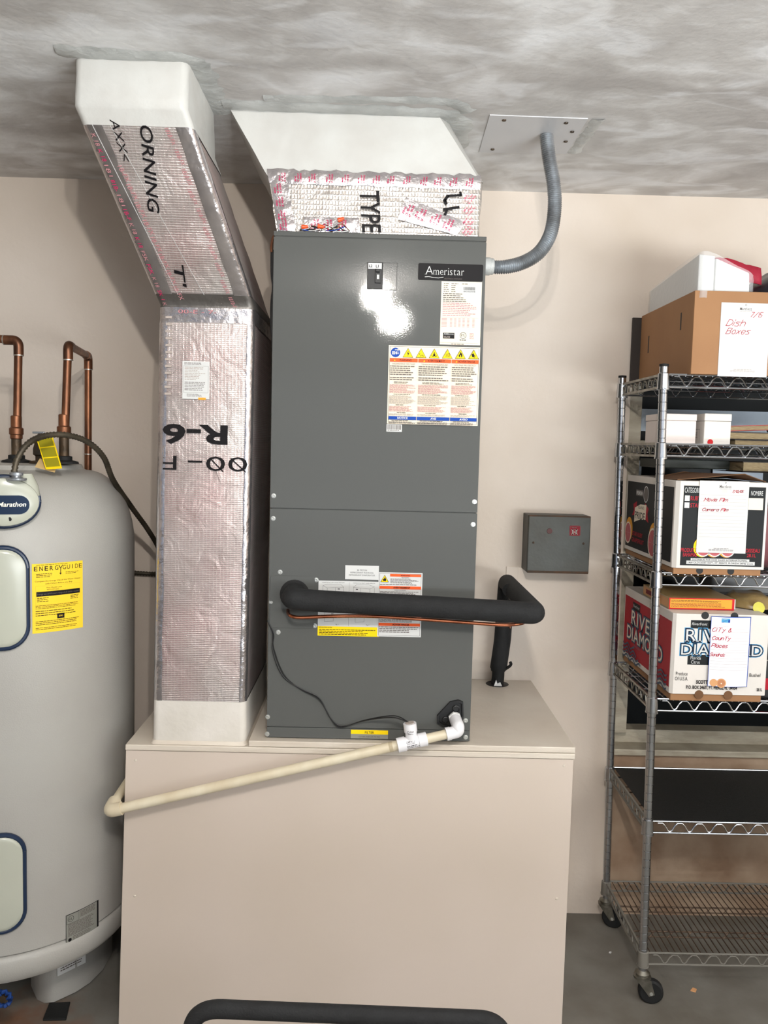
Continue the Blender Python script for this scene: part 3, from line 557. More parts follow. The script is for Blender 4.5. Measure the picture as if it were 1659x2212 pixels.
loftd([K['a'][:4]+(0.829,), K['b']], mat('foot_paint', (220, 214, 206), 0.5, 0, 0.35, 35, rgb2=(208, 202, 192), vscale=9), 'painted_foot', infl=0.0022, sub=4, label='white-painted foot of the duct')
MB().loft([ring(K['a'][0]-0.008, K['a'][1]+0.008, K['a'][2]-0.008, K['a'][3]+0.005, 0.8285), ring(K['a'][0]-0.002, K['a'][1]+0.002, K['a'][2]-0.003, K['a'][3]+0.002, 0.838)], PLYE, caps=False).build('caulk_bead', dt)
pt = lerp(K['c'], K['d'], 0.91)
loftd([pt, K['d'], K['e']], WPAINT, 'painted_collar', infl=0.0025, jit=0.0007, sub=5, label='white-painted top collar of the duct', ang=50)
tb0 = lerp(K['b'], K['c'], 0.994); tb1 = lerp(K['c'], K['d'], 0.065)
loftd([tb0, K['c'], tb1], TAPED, 'tape_band', infl=0.0018, sub=2)
tb2 = lerp(K['b'], K['c'], 0.958)
loftd([tb2, tb0], FOILT, 'tape_band', infl=0.0014, sub=3, jit=0.0008, ang=70)
# corner tapes running up the slanted part
def edge_strip(keyA, keyB, side, w, m, name, n=14):
    mb = MB(); rows = []
    for i in range(n+1):
        t = lerp(keyA, keyB, i/n); x = t[0] if side < 0 else t[1]; y = t[2]; j = R.uniform(-0.0015, 0.0015)
        rows.append([V((x-side*w+j, y-0.0028, t[4])), V((x-side*0.012, y-0.0032, t[4])), V((x-side*0.003, y+0.0015, t[4])), V((x+side*0.0028, y+0.012, t[4])), V((x+side*0.0030, y+w*0.9+j, t[4]))])
    mb.loft(rows, m, caps=False, closed=False); return mb.build(name, dt, ang=70)
edge_strip(lerp(K['c'], K['d'], 0.06), lerp(K['c'], K['d'], 0.91), -1, 0.045, FOILT, 'corner_tape')
edge_strip(lerp(K['c'], K['d'], 0.06), lerp(K['c'], K['d'], 0.91), 1, 0.04, FOILT, 'corner_tape')
edge_strip(K['b'], tb2, -1, 0.022, FOILT, 'corner_tape', 20)
edge_strip(K['b'], tb2, 1, 0.016, FOILT, 'corner_tape', 20)
# print on the lower section
lw = 0.247; lh = K['c'][4]-K['b'][4]
lp = quadmap((-0.5725, 2.2105, K['c'][4]), (-0.3277, 2.2105, K['c'][4]), (-0.3375, 2.2105, K['b'][4]), (-0.585, 2.2105, K['b'][4]), lw, lh)
def up_text(pr, t, xr, ybase, h, m, **k): pr.text(t, xr, ybase, h, m, rot=180, **k)
s_ = lh/858.0                                      # metres per pixel of the photograph on this face
up_text(lp, 'R-6', 0.186, 0.312, 0.050, I_BLK, w=0.172, bold=0.03)
for i in range(3): pass
up_text(lp, '00', 0.240, 0.393, 0.040, I_BLK, w=0.110, bold=-0.004)
lp.line([(0.236, 0.432), (0.196, 0.397)], 0.003, I_BLK); lp.line([(0.176, 0.432), (0.140, 0.397)], 0.003, I_BLK)
up_text(lp, '-', 0.120, 0.395, 0.040, I_BLK, w=0.038); up_text(lp, 'F', 0.052, 0.393, 0.040, I_BLK, w=0.036, bold=-0.004)
lp.text('00-E - 7-', 0.050, 0.022, 0.010, I_FPK, w=0.10)
for i in range(12): lp.rect(0.018+R.uniform(-.001, .001), 0.030+i*0.018, 0.017, 0.006, I_LG)
lp.build('printed_lettering', dt)
x0, z1, x1, z0 = (-0.5114, 1.8576, -0.4403, 1.7594)
pr = front(x0, z1, x1, z0, 2.2100); pr.paper(I_WHT); pr.frame(0.003, 0.012, pr.W-0.006, 0.070, 0.0005, I_GRY); pr.bars(0.005, 0.004, 0.05, 0.006, 2, I_GRY, .5); pr.bars(0.006, 0.015, 0.056, 0.036, 9, I_LG, 0.4, 0.5); pr.bars(0.006, 0.054, 0.058, 0.024, 6, I_GRY, 0.35, 0.3); pr.bars(0.012, 0.085, 0.04, 0.008, 3, I_GRY, .4)
pr.rect(0.042, 0.094, 0.02, 0.006, I_AMB)
pr.build('paper_sticker', dt, label='white paper sticker')
# print on the slanted section
c_, d_ = lerp(K['c'], K['d'], 0.06), lerp(K['c'], K['d'], 0.91); slh = V((0, d_[2]-c_[2], d_[4]-c_[4])).length
sp = quadmap((d_[0], d_[2]-0.004, d_[4]), (d_[1], d_[2]-0.004, d_[4]), (c_[1], c_[2]-0.004, c_[4]), (c_[0], c_[2]-0.004, c_[4]), 0.247, slh)
sp.text('ORNING', 0.130, -0.005, 0.028, I_BLK, w=0.205, rot=107, bold=0.005); sp.text("T'", 0.080, 0.320, 0.026, I_BLK, w=0.060, rot=104, bold=0.01)
sp.text('AXX<', 0.066, -0.012, 0.020, I_BLK, w=0.090, rot=96, bold=-0.006)
for i in range(13): sp.text('FSK 181B-FX'[R.randrange(7):][:4], 0.010+0.004*i*0, 0.02+i*0.034, 0.010, I_PNK if i % 2 else I_FPK, w=0.026, rot=88, bold=-0.008)
for i in range(10): sp.text('181B-FX', 0.185+R.uniform(-.004, .004), 0.004+i*0.045, 0.011, I_FPK, w=0.036, rot=82)
for i in range(8): sp.text('1B-FX', 0.040+i*0.002, 0.09+i*0.042, 0.012, I_FPK, w=0.036, rot=80)
sp.line([(0.022, 0.0), (0.060, slh)], 0.0012, I_WHT); sp.line([(0.062, 0.0), (0.128, slh)], 0.0012, I_WHT)
sp.build('printed_lettering', dt)
# sealant smeared on the ceiling round the duct
def mastic(path, w, root, name='sealant_bead', th=0.004, n=4, seed=1):
    rr = random.Random(seed); mb = MB(); pts = smoothpath(path, n); rows = []
    for i, p in enumerate(pts):
        t = (pts[min(i+1, len(pts)-1)]-pts[max(i-1, 0)]).normalized(); nn = V((-t.y, t.x, 0)); ww = w*rr.uniform(0.75, 1.2)
        rows.append([p+nn*ww*k+V((0, 0, -(th*(1-abs(k)**2)*rr.uniform(0.6, 1.3)))) for k in (-1, -0.6, -0.2, 0.2, 0.6, 1)])
    mb.loft(rows, MASTIC, caps=False, closed=False); return mb.build(name, root, ang=80)
mastic([(-0.73, 1.93, CZ-0.0002), (-0.60, 1.945, CZ-0.0002), (-0.46, 1.95, CZ-0.0002), (-0.425, 2.0, CZ-0.0002), (-0.425, 2.12, CZ-0.0002), (-0.425, 2.26, CZ-0.0002)], 0.030, dt, seed=3, n=8)
# ================================================================ PLENUM ON THE AIR HANDLER
pn = thing('supply_plenum', 'foil plenum with painted upper half joining the grey cabinet to the ceiling', 'duct', (0.0, 2.5, Z1))
def pring(fl, fr, yf, yr, z, ch, yb): return [V(p) for p in ((fl, yf, z), (fr-ch, yf, z), (fr, yr, z), (fr, yb, z), (fl, yb, z))]
PA = pring(-0.272, 0.259, 2.238, 2.245, Z1+0.0005, 0.006, 2.77); PM = pring(-0.299, 0.262, 2.236, 2.243, 2.352, 0.006, 2.77); PT = pring(-0.398, 0.169, 2.238, 2.285, CZ+0.005, 0.03, 2.77)
def plerp(A, B, t): return [a.lerp(b, t) for a, b in zip(A, B)]
def jl(A, B, n, j, infl=0.0):
    out = []
    for i in range(n+1):
        r_ = plerp(A, B, i/n); q = []
        for a in range(5):
            p, s2 = r_[a], r_[(a+1) % 5]; m = max(2, int((s2-p).length/0.035))
            m = (18, 2, 12, 16, 12)[a]
            for k in range(m): q.append(p.lerp(s2, k/m)+V((R.uniform(-j, j), R.uniform(-j, j), R.uniform(-j, j) if 0 < i < n else 0)))
        c = sum(q, V())/len(q)
        if infl: q = [p+V((p.x-c.x, p.y-c.y, 0)).normalized()*infl for p in q]
        out.append(q)
    return out
MB().loft(jl(PA, PM, 8, 0.0017), FOIL2, caps=False).build('foil_skirt', pn, ang=60)
MB().loft(jl(plerp(PM, PA, 0.06), PT, 8, 0.0010, 0.002), WPAINT, caps=False).build('painted_hood', pn, ang=40, label='white-painted sloping upper half of the plenum')
pf = quadmap((-0.299, 2.2315, 2.352), (0.256, 2.2315, 2.352), (0.253, 2.2315, Z1), (-0.272, 2.2315, Z1), 0.555, 0.152)
tp = MB(); rows = []
for i in range(41):
    x = 0.555*i/40; rows.append([pf.f(x, -0.006+R.uniform(-.004, .004), 0.001), pf.f(x, 0.012, 0.003+R.uniform(0, .0015)), pf.f(x, 0.030+R.uniform(-.002, .002), 0.001)])
tp.loft(rows, FOILT, caps=False, closed=False).build('tape_strip', pn, ang=80)
rows = []
for i in range(15):
    y = 0.150*i/14; rows.append([pf.f(0.004, y, 0.001), pf.f(0.025, y, 0.0028+R.uniform(0, .0015)), pf.f(0.052+R.uniform(-.004, .004), y, 0.0012)])
MB().loft(rows, FOILT, caps=False, closed=False).build('tape_strip', pn, ang=80)
rows = []
for i in range(15):
    t = i/14; rows.append([pf.f(0.36+0.16*t, 0.055+0.06*t, 0.0016), pf.f(0.345+0.16*t, 0.085+0.055*t, 0.003+R.uniform(0, .001)), pf.f(0.335+0.16*t, 0.112+0.036*t, 0.0016)])
MB().loft(rows, FOILT, caps=False, closed=False).build('tape_strip', pn, ang=80)
rows = []
for i in range(12):
    t = i/11; rows.append([pf.f(0.080+0.15*t, 0.112, 0.0016), pf.f(0.080+0.15*t, 0.130, 0.003+R.uniform(0, .001)), pf.f(0.080+0.15*t, 0.149, 0.0016)])
MB().loft(rows, FOILT, caps=False, closed=False).build('tape_strip', pn, ang=80)
pf.base = 0.0045
def redmark(x, y, rot, s=1.0):
    c, sn = math.cos(math.radians(rot)), math.sin(math.radians(rot))
    for k, t in enumerate(('0810', 'UL 181A-P', 'UL 181B-FX')):
        q = k*0.011*s; pf.text(t, x-q*sn, y+q*c, 0.0068*s, I_PNK, w=(0.024, 0.040, 0.044)[k]*s*0.85, rot=rot, bold=0.02)
for i in range(13): redmark(0.03+i*0.041+R.uniform(-.004, .004), 0.024, -82, 0.62)
for y in (0.055, 0.088, 0.122, 0.148): redmark(0.014, y, -86, 0.7)
for x, y in ((0.385, 0.108), (0.425, 0.120), (0.460, 0.132), (0.352, 0.098)): redmark(x, y, -64, 0.85)
for x in (0.10, 0.135, 0.175): redmark(x, 0.146, -84, 0.8)
for y in (0.06, 0.09, 0.12, 0.145): redmark(0.515, y, -50, 0.75)
pf.up(); pf.text('TYPE', 0.237, 0.042, 0.054, I_BLK, w=0.106, rot=90, bold=0.012)
pf.line([(0.470, 0.050), (0.505, 0.047), (0.503, 0.040)], 0.006, I_BLK); pf.line([(0.470, 0.050), (0.462, 0.062), (0.466, 0.070)], 0.008, I_BLK); pf.line([(0.460, 0.085), (0.500, 0.078)], 0.007, I_BLK); pf.line([(0.464, 0.096), (0.468, 0.086)], 0.007, I_BLK)
pf.build('printed_lettering', pn)
mastic([(-0.41, 2.20, CZ-0.0002), (-0.25, 2.205, CZ-0.0002), (0.0, 2.212, CZ-0.0002), (0.15, 2.225, CZ-0.0002), (0.20, 2.28, CZ-0.0002), (0.20, 2.5, CZ-0.0002), (0.19, 2.75, CZ-0.0002)], 0.034, pn, seed=5, n=8)
mastic([(-0.30, 2.155, CZ-0.0002), (-0.1, 2.15, CZ-0.0002), (0.06, 2.14, CZ-0.0002), (0.17, 2.15, CZ-0.0002), (0.215, 2.20, CZ-0.0002)], 0.022, pn, seed=9, n=8)
# ================================================================ WIRES ON TOP OF THE CABINET
wn = thing('wire_nest', 'tangle of dark thermostat wires with orange connectors lying on the cabinet top', 'wires', (-0.17, 2.232, Z1))
for i in range(9):
    a = R.uniform(-0.215, -0.19); pts = [(a+k*0.016+R.uniform(-.008, .008), 2.2265+R.uniform(-.003, .004), Z1+0.0035+abs(R.gauss(0.006, 0.006))*(1 if 0 < k < 7 else 0.2)) for k in range(8)]
    MB().tube(smoothpath(pts, 4), 0.0011, (WIREB, COPPER, I_WHT, WIREB, I_BLU)[i % 5], 6).build('wire', wn)
for p, d in (((-0.1093, 2.226, 2.2295), (0.9, 0, 0.35)), ((-0.1608, 2.226, 2.2116), (1, 0, -0.1)), ((-0.203, 2.226, 2.2092), (1, 0, 0.1))):
    MB().lathe([(0.0, 0), (0.0055, 0.001), (0.0055, 0.006), (0.0042, 0.014), (0.0028, 0.018), (0.0, 0.0185)], V(p)-V(d)*0.005+V((0, -0.002, 0.003)), d, ORANGE, 12).build('wire_connector', wn)
# cable strapped down the cabinet's left side
cb = thing('side_cable', 'dark cable bundle clipped down the left side of the grey cabinet', 'cable', (-0.285, 2.24, 1.6))
MB().tube(smoothpath([(-0.279, 2.245, 2.195), (-0.2845, 2.245, 2.1845), (-0.2879, 2.245, 2.1617), (-0.2865, 2.245, 2.1498)], 6), 0.0035, COPPER, 8).build('brown_wire', cb)
MB().tube(smoothpath([(-0.2857, 2.248, 2.1565), (-0.2849, 2.248, 2.0967), (-0.2807, 2.248, 2.0607), (-0.2838, 2.248, 2.0245), (-0.2842, 2.248, 1.964), (-0.2795, 2.248, 1.8913), (-0.2795, 2.248, 1.7197)], 6), 0.0045, WIREB, 8).build('black_sheath', cb)
# ================================================================ CEILING PLATE AND FLEXIBLE CONDUIT
cpz = CZ
cp = thing('ceiling_plate', 'white square steel cover plate screwed to the ceiling right of the ducts', 'plate', (0.4, 2.34, cpz))
cpp = [(0.2723, 2.2142, 2.503), (0.5267, 2.2194, 2.503), (0.5294, 2.4779, 2.503), (0.278, 2.4854, 2.503)]
MB().prism([(p[0], p[1], cpz) for p in cpp], (0, 0, -0.0022), GREYMETAL).build('plate', cp, smooth=False)
for p in ((0.3135, 2.2417, 2.503), (0.4769, 2.2479, 2.503), (0.5066, 2.3069, 2.503), (0.5055, 2.3787, 2.503), (0.3132, 2.456, 2.503)):
    MB().lathe([(0.0058, 0), (0.0052, 0.0025), (0.001, 0.003), (0.0, 0.002)], (p[0], p[1], cpz-0.0022), (0, 0, -1), BRASSD, 12).build('screw', cp)
mastic([(0.555, 2.22, CZ-0.0002), (0.552, 2.35, CZ-0.0002), (0.55, 2.47, CZ-0.0002)], 0.018, cp, seed=11, n=8)
fc = thing('flexible_conduit', 'ribbed grey metal conduit curving from the ceiling plate into the cabinet side', 'conduit', (0.4, 2.33, 2.2))
cpts = smoothpath([(0.4424, 2.335, cpz-0.002), (0.4516, 2.33, 2.4416), (0.4662, 2.325, 2.3671), (0.4702, 2.32, 2.3044), (0.4607, 2.315, 2.2352), (0.4314, 2.31, 2.184), (0.3875, 2.305, 2.1546), (0.3432, 2.3, 2.1413), (0.3143, 2.3, 2.1393), (0.293, 2.30, 2.1405)], 26)
rad = [0.0135 if i % 2 else 0.0158 for i in range(len(cpts))]
# even spacing of the ribs
def resample(pts, d):
    out = [pts[0]]; acc = 0
    for a, b in zip(pts, pts[1:]):
        L = (b-a).length
        while acc+L >= d:
            t = (d-acc)/L; a = a.lerp(b, t); L = (b-a).length; out.append(a.copy()); acc = 0
        acc += L
    out.append(pts[-1]); return out
cpts = resample(cpts, 0.0027)
MB().tube(cpts, 0, STEEL, 18, rad=[0.0192 if i % 2 else 0.0160 for i in range(len(cpts))]).build('ribbed_tube', fc, ang=70)
MB().lathe([(0.0235, 0), (0.0235, 0.020), (0.0215, 0.0215), (0.0215, 0.029), (0.019, 0.031)], (0.2765, 2.30, cpts[-1].z), (1, 0, 0.0), MASTIC, 20).build('connector', fc)
# ================================================================ DISCONNECT BOX
db = thing('disconnect_box', 'old dark grey steel electrical box with red letter badge on the wall', 'electrical box', (0.66, 2.8, 1.35))
x0, z1, x1, z0 = (0.5122, 1.4331, 0.7195, 1.2395)
MB().box(x0, x1, 2.756, WY-0.001, z0+0.001, z1-0.001, BOXMETAL).build('enclosure', db, smooth=False, bevel=0.002)
MB().box(x0, x1, 2.748, 2.756, z0, z1, BOXMETAL).build('cover', db, smooth=False, bevel=0.003)
MB().box(x0+0.002, x1-0.002, 2.7475, 2.75, z0, z0+0.008, RUST).build('rusty_edge', db, smooth=False); MB().box(x0+0.002, x1-0.002, 2.7475, 2.75, z1-0.005, z1, RUST).build('rusty_edge', db, smooth=False)
p = (0.5836, 2.75, 1.3807); MB().lathe([(0.0095, 0), (0.009, 0.002), (0.0, 0.0025)], (p[0], 2.748, p[2]), (0, -1, 0), mat('oxide_red_plug', (84, 44, 40), 0.6, var=0.2), 20).build('red_plug', db)
x2, w1, x3, w0 = (0.6491, 1.4009, 0.6861, 1.3662)
MB().prism([(q.x, 2.748, w0+q.y) for q in rrect(x2, x3, 0, w1-w0, 0, 0.004, 4)], (0, -0.001, 0), I_DKR).build('badge', db, smooth=False)
pr = front(x2, w1, x3, w0, 2.747); pr.frame(0.0012, 0.0012, pr.W-0.0024, pr.H-0.0024, 0.0008, I_GRY); h_ = 0.0175
for a in (0.009, 0.021): pr.rect(a, 0.0125, 0.0045, h_, I_LG); pr.rect(a-0.0022, 0.0125, 0.009, 0.0028, I_LG); pr.rect(a-0.0022, 0.0125+h_-0.0028, 0.009, 0.0028, I_LG)
pr.rect(0.011, 0.0125+h_/2-0.0015, 0.013, 0.0035, I_LG); pr.bars(0.008, 0.006, 0.02, 0.003, 1, I_GRY, 0.7); pr.build('badge_letter', db)
for p in ((0.5312, 2.75, 1.3408), (0.698, 2.75, 1.3416)): MB().lathe([(0.004, 0), (0.0036, 0.002), (0.0, 0.0022)], (p[0], 2.748, p[2]), (0, -1, 0), RUST, 10).build('cover_screw', db)
# ================================================================ INSULATED REFRIGERANT LINE
il = thing('insulated_line', 'thick black foam-insulated refrigerant line from the cabinet front to the lid', 'pipe', (0.3, 2.4, 0.8455))
ipath = [(-0.209, AY-0.001, 1.2475), (-0.209, 2.150, 1.247), (-0.19, 2.150, 1.2445), (-0.1254, 2.15, 1.241), (0.1162, 2.145, 1.2353), (0.3568, 2.135, 1.2282), (0.4235, 2.13, 1.2259), (0.453, 2.785, 1.200), (0.447, 2.79, 1.0), (0.437, 2.795, 0.90)]
MB().tube(bendpath(ipath, 0.022, 5), 0.0285, FOAM, 22).build('foam_sleeve', il, ang=60)
MB().tube(smoothpath([(0.437, 2.795, 0.905), (0.437, 2.795, 0.87), (0.435, 2.795, 0.847)], 3), 0.0215, BLACKR, 16).build('taped_end', il)
MB().lathe([(0.0245, 0), (0.026, 0.012), (0.023, 0.02)], (0.437, 2.795, 0.892), (0, 0, 1), BLACKR, 14).build('tape_wrap', il)
MB().tube(smoothpath([(0.458, 2.785, 0.900), (0.470, 2.775, 0.912), (0.476, 2.77, 0.922), (0.472, 2.77, 0.93)], 3), 0.005, BLACKR, 8).build('loose_tape', il)
MB().lathe([(0.039, 0), (0.038, 0.001), (0.0, 0.0012)], (0.435, 2.795, 0.846), (0, 0, 1), BLACK, 24).build('hole_collar', il)
MB().prism([(0.42, 2.765, 0.8475), (0.447, 2.762, 0.8475), (0.442, 2.775, 0.858), (0.432, 2.772, 0.853), (0.428, 2.775, 0.866)], (0, 0.002, 0), FOAMW).build('foam_scrap', il, smooth=False)
pth = bendpath(ipath, 0.022, 5)
MB().tube([(0.420, 2.55, 1.215), (0.462, 2.62, 1.175), (0.455, 2.72, 1.13)], 0.019, FOAM, 12).build('branch_sleeve', il)
MB().lathe([(0.0195, -0.004), (0.0205, 0), (0.0195, 0.004)], (0.447, 2.595, 1.190), (0.3, 0.9, -0.5), SOLDER, 16).build('foil_band', il)
lz = (-0.2164, 2.16, 1.2051)
MB().tube(smoothpath([(-0.2263, 2.2205, 1.2014), (-0.2218, 2.19, 1.1976), (-0.2107, 2.165, 1.1968), (-0.1859, 2.16, 1.1947), (-0.101, 2.16, 1.2003), (-0.0038, 2.16, 1.2025), (0.1178, 2.155, 1.199), (0.2395, 2.155, 1.1931), (0.3493, 2.155, 1.1883), (0.4061, 2.2, 1.1848), (0.4331, 2.6, 1.0947), (0.466, 2.77, 1.05), (0.455, 2.775, 0.95)], 6), 0.0048, COPPERN, 10).build('copper_line', il)
MB().lathe([(0.040, 0), (0.040, 0.0015), (0.036, 0.002)], (-0.209, AY-0.0022, 1.245), (0, -1, 0), BLACKR, 24).build('grommet', il)
# ================================================================ CONDENSATE DRAIN
dr = thing('drain_pipe', 'yellowed white plastic drain pipe sloping down across the box front', 'pipe', (0.1, 2.15, 0.8))
E1 = V((0.2379, 2.165, 0.8957)); T1 = V((0.1145, 2.15, 0.8694)); D1 = V((-0.6847, 2.15, 0.6643))
MB().tube([E1, T1], 0.0128, PVC, 18).build('pipe', dr); MB().tube([T1, D1], 0.0135, PVC, 18).build('pipe', dr)
MB().tube(bendpath([(E1.x-0.006, AY-0.008, E1.z+0.022), (E1.x, 2.165, E1.z+0.012), E1+(T1-E1).normalized()*0.001, E1+(T1-E1).normalized()*0.034], 0.016, 6), 0.0165, PVCW, 18).build('elbow', dr)
MB().lathe([(0.016, 0), (0.018, 0.002), (0.018, 0.010), (0.0155, 0.012)], (E1.x-0.006, AY-0.010, E1.z+0.022), (0, -1, 0), FOAMW, 6).build('threaded_collar', dr)
MB().tube([E1+(T1-E1).normalized()*0.022, E1+(T1-E1).normalized()*0.034], 0.0178, PVCW, 18).build('elbow_socket', dr)
ux = (T1-E1).normalized()
tee = MB().tube([T1-ux*0.040, T1-ux*0.018, T1-ux*0.017, T1+ux*0.017, T1+ux*0.018, T1+ux*0.040], 0, PVCW, 20, rad=[0.0185, 0.0185, 0.0165, 0.0165, 0.0195, 0.0195])
tt = V((0.1069, 2.15, 0.9207)); tee.tube([T1, T1.lerp(tt, 0.55), T1.lerp(tt, 0.56), tt], 0, PVCW, 20, rad=[0.0155, 0.0155, 0.0175, 0.0175])
te = tee.build('float_switch_tee', dr, label='clean white tee fitting holding the float switch')
MB().lathe([(0.0115, 0), (0.012, 0.002), (0.0, 0.0022)], tt, (tt-T1), I_LG, 18).build('switch_cap', dr, te)
ang_ = math.degrees(math.atan2(-(E1.z-T1.z), E1.x-T1.x))
def cyl_print(o, ax, r):                           # print wrapped on a tube: x along ax, y round it, centred on the side facing -Y
    ax = ax.normalized(); f_ = V((0, -1, 0)); f_ = (f_-ax*f_.dot(ax)).normalized(); dn = ax.cross(f_)
    if dn.z > 0: dn = -dn
    return PR(0.1, 0.1, lambda x, y, h: o+ax*x+(f_*math.cos(y/r)+dn*math.sin(y/r))*(r+h), sub=0.02)
pr = cyl_print(T1-ux*0.0, -ux, 0.0166); pr.text('CAUTION:', -0.028, 0.006, 0.0042, I_BLK, w=0.020, bold=0.02); pr.bars(-0.007, 0.003, 0.026, 0.003, 1, I_BLK, 0.6); pr.bars(-0.026, 0.008, 0.044, 0.004, 1, I_GRY, 0.4)
pr.frame(-0.016, -0.0095, 0.022, 0.0055, 0.0006, I_BLK); pr.bars(-0.013, -0.0082, 0.017, 0.003, 1, I_BLK, 0.6); pr.bars(-0.016, -0.002, 0.022, 0.002, 1, I_GRY, 0.5); pr.build('tee_print', dr, te)
pr = cyl_print(T1.lerp(tt, 0.62), V((1, 0, 0)), 0.0176); pr.ring(-0.007, 0.0, 0.0032, 0.0008, I_BLK, 12); pr.bars(-0.002, -0.003, 0.012, 0.005, 2, I_GRY, .45); pr.bars(-0.008, 0.005, 0.018, 0.002, 1, I_GRY, .6); pr.build('tee_print', dr, te)
dx = (D1-T1).normalized()
MB().tube([T1+dx*0.052, T1+dx*0.062], 0.0138, mat('pipe_glue', (176, 160, 130), 0.5, rgb2=(206, 192, 164), vscale=40), 18).build('glue_ring', dr)
MB().tube(bendpath([D1-dx*0.034, D1, D1+V((-0.0, 0.045, 0.006))], 0.022, 6), 0.018, PVC, 18).build('elbow', dr)
MB().tube([D1+V((0, 0.03, 0.004)), V((D1.x+0.002, 2.825, D1.z+0.045))], 0.0125, PVC, 16).build('pipe', dr)
# switch wires looping up the cabinet
sw = thing('switch_wires', 'pair of thin black wires hanging in a loop down the cabinet to the tee', 'wires', (-0.1, 2.21, 1.0))
for dz_, k in ((0, 1), (0.006, -1)):
    pts = [(-0.2805, 2.218, 1.1728), (-0.2649, 2.217, 1.1354), (-0.2642, 2.217, 1.091), (-0.2356, 2.216, 1.0218), (-0.1874, 2.216, 0.987), (-0.1367, 2.215, 0.9628), (-0.1042, 2.214, 0.9098), (-0.0748, 2.213, 0.8876), (-0.0097, 2.205, 0.9072), (0.0643, 2.17, 0.9281), (0.1083, 2.152, 0.92)]
    q = [V(p)+V((k*0.002*math.sin(i*1.9), 0, (dz_*math.sin(i*0.8) if 0 < i < 10 else 0))) for i, p in enumerate(pts)]
    MB().tube(smoothpath(q, 7), 0.0016, WIREB, 6).build('wire', sw)
# ================================================================ WATER HEATER
HX, HY, HR = -1.055, 2.42, 0.345
wh = thing('water_heater', 'tall round grey plastic electric water heater at the left edge', 'water heater', (HX, HY, 0))
prof = [(0.30, 0.235), (0.335, 0.24), (0.345, 0.25), (0.347, 0.30), (0.340, 0.280), (0.340, 0.283), (HR, 0.291), (HR, 1.34)]
for k in range(1, 11):
    t = math.radians(90*k/10); prof.append((HR-0.135*(1-math.cos(t)), 1.34+0.215*math.sin(t)*1.0))
prof += [(0.20, 1.560), (0.195, 1.572), (0.18, 1.576), (0.0, 1.578)]
body = MB().lathe(prof[6:], (HX, HY, 0), (0, 0, 1), HEAT, 72).build('tank_body', wh, ang=30)
MB().lathe([(0.29, 0.203), (0.335, 0.210), (0.349, 0.228), (0.351, 0.268), (0.345, 0.281), (0.335, 0.287)], (HX, HY, 0), (0, 0, 1), HEAT, 72).build('base_ring', wh)
bpoly = [(-1.02, 2.50), (-1.00, 2.40), (-0.955, 2.335), (-0.925, 2.318), (-0.90, 2.322), (-0.852, 2.37), (-0.827, 2.411), (-0.8085, 2.474), (-0.806, 2.56), (-0.85, 2.67), (-0.97, 2.73), (-1.15, 2.73), (-1.26, 2.66), (-1.30, 2.52), (-1.26, 2.37), (-1.20, 2.32), (-1.14, 2.36), (-1.09, 2.46)]
def bp_(k, z): return [V((HX+(a-HX)*k, HY+0.08+(b-HY-0.08)*k, z)) for a, b in bpoly]
MB().loft([bp_(0.97, 0.0), bp_(1.0, 0.006), bp_(1.0, 0.12), bp_(1.0, 0.206)], HEAT).build('base_skirt', wh, ang=40)
def cylmap(th, z1, W, H, r=HR, **k):               # th: angle of the left edge from -Y towards +X
    return PR(W, H, lambda x, y, h: V((HX+(r+h)*math.sin(th+x/r), HY-(r+h)*math.cos(th+x/r), z1-y)), sub=0.012, step=0.0003, **k)
def cyl_patch(outline, cth, cz, rise, m, name, r=HR, parent=None):
    """raised dish on the tank: outline [(x, z)] round (cth, cz)"""
    def P(x, z, h): t = cth+x/r; return V((HX+(r+h)*math.sin(t), HY-(r+h)*math.cos(t), cz+z))
    rings = [[P(x*k, z*k, h) for x, z in outline] for k, h in ((1.0, -0.012), (1.0, rise*0.6), (0.97, rise*0.92), (0.90, rise), (0.6, rise+0.001), (0.3, rise+0.0015), (0.02, rise+0.0015))]
    return MB().loft(rings, m, caps=False).build(name, wh, parent, ang=45), P
def rr_out(hw, hz, rad, n=8):
    return [(p.x, p.y) for p in rrect(-hw, hw, -hz, hz, 0, rad, n)]
cth = 0.33
def angx(px): return px
covers = []
for nm, (cz, hz, hw, rd, cth) in (('element_cover', (((-0.9326, 2.09, 1.3668)[2]+(-0.9355, 2.09, 1.1147)[2])/2, ((-0.9326, 2.09, 1.3668)[2]-(-0.9355, 2.09, 1.1147)[2])/2, 0.069, 0.052, 0.312)), ('element_cover', (((-0.9531, 2.09, 0.6191)[2]+(-0.9561, 2.09, 0.3639)[2])/2, ((-0.9531, 2.09, 0.6191)[2]-(-0.9561, 2.09, 0.3639)[2])/2, 0.069, 0.05, 0.272))):
    o, P = cyl_patch(rr_out(hw, hz, rd), cth, cz, 0.014, HEATC, nm)
    out = [P(x*1.03, z*1.02, 0.005) for x, z in rr_out(hw, hz, rd)]; out.append(out[0])
    MB().tube(out, 0.0068, NAVY, 10, caps=False).build('gasket', wh, o)
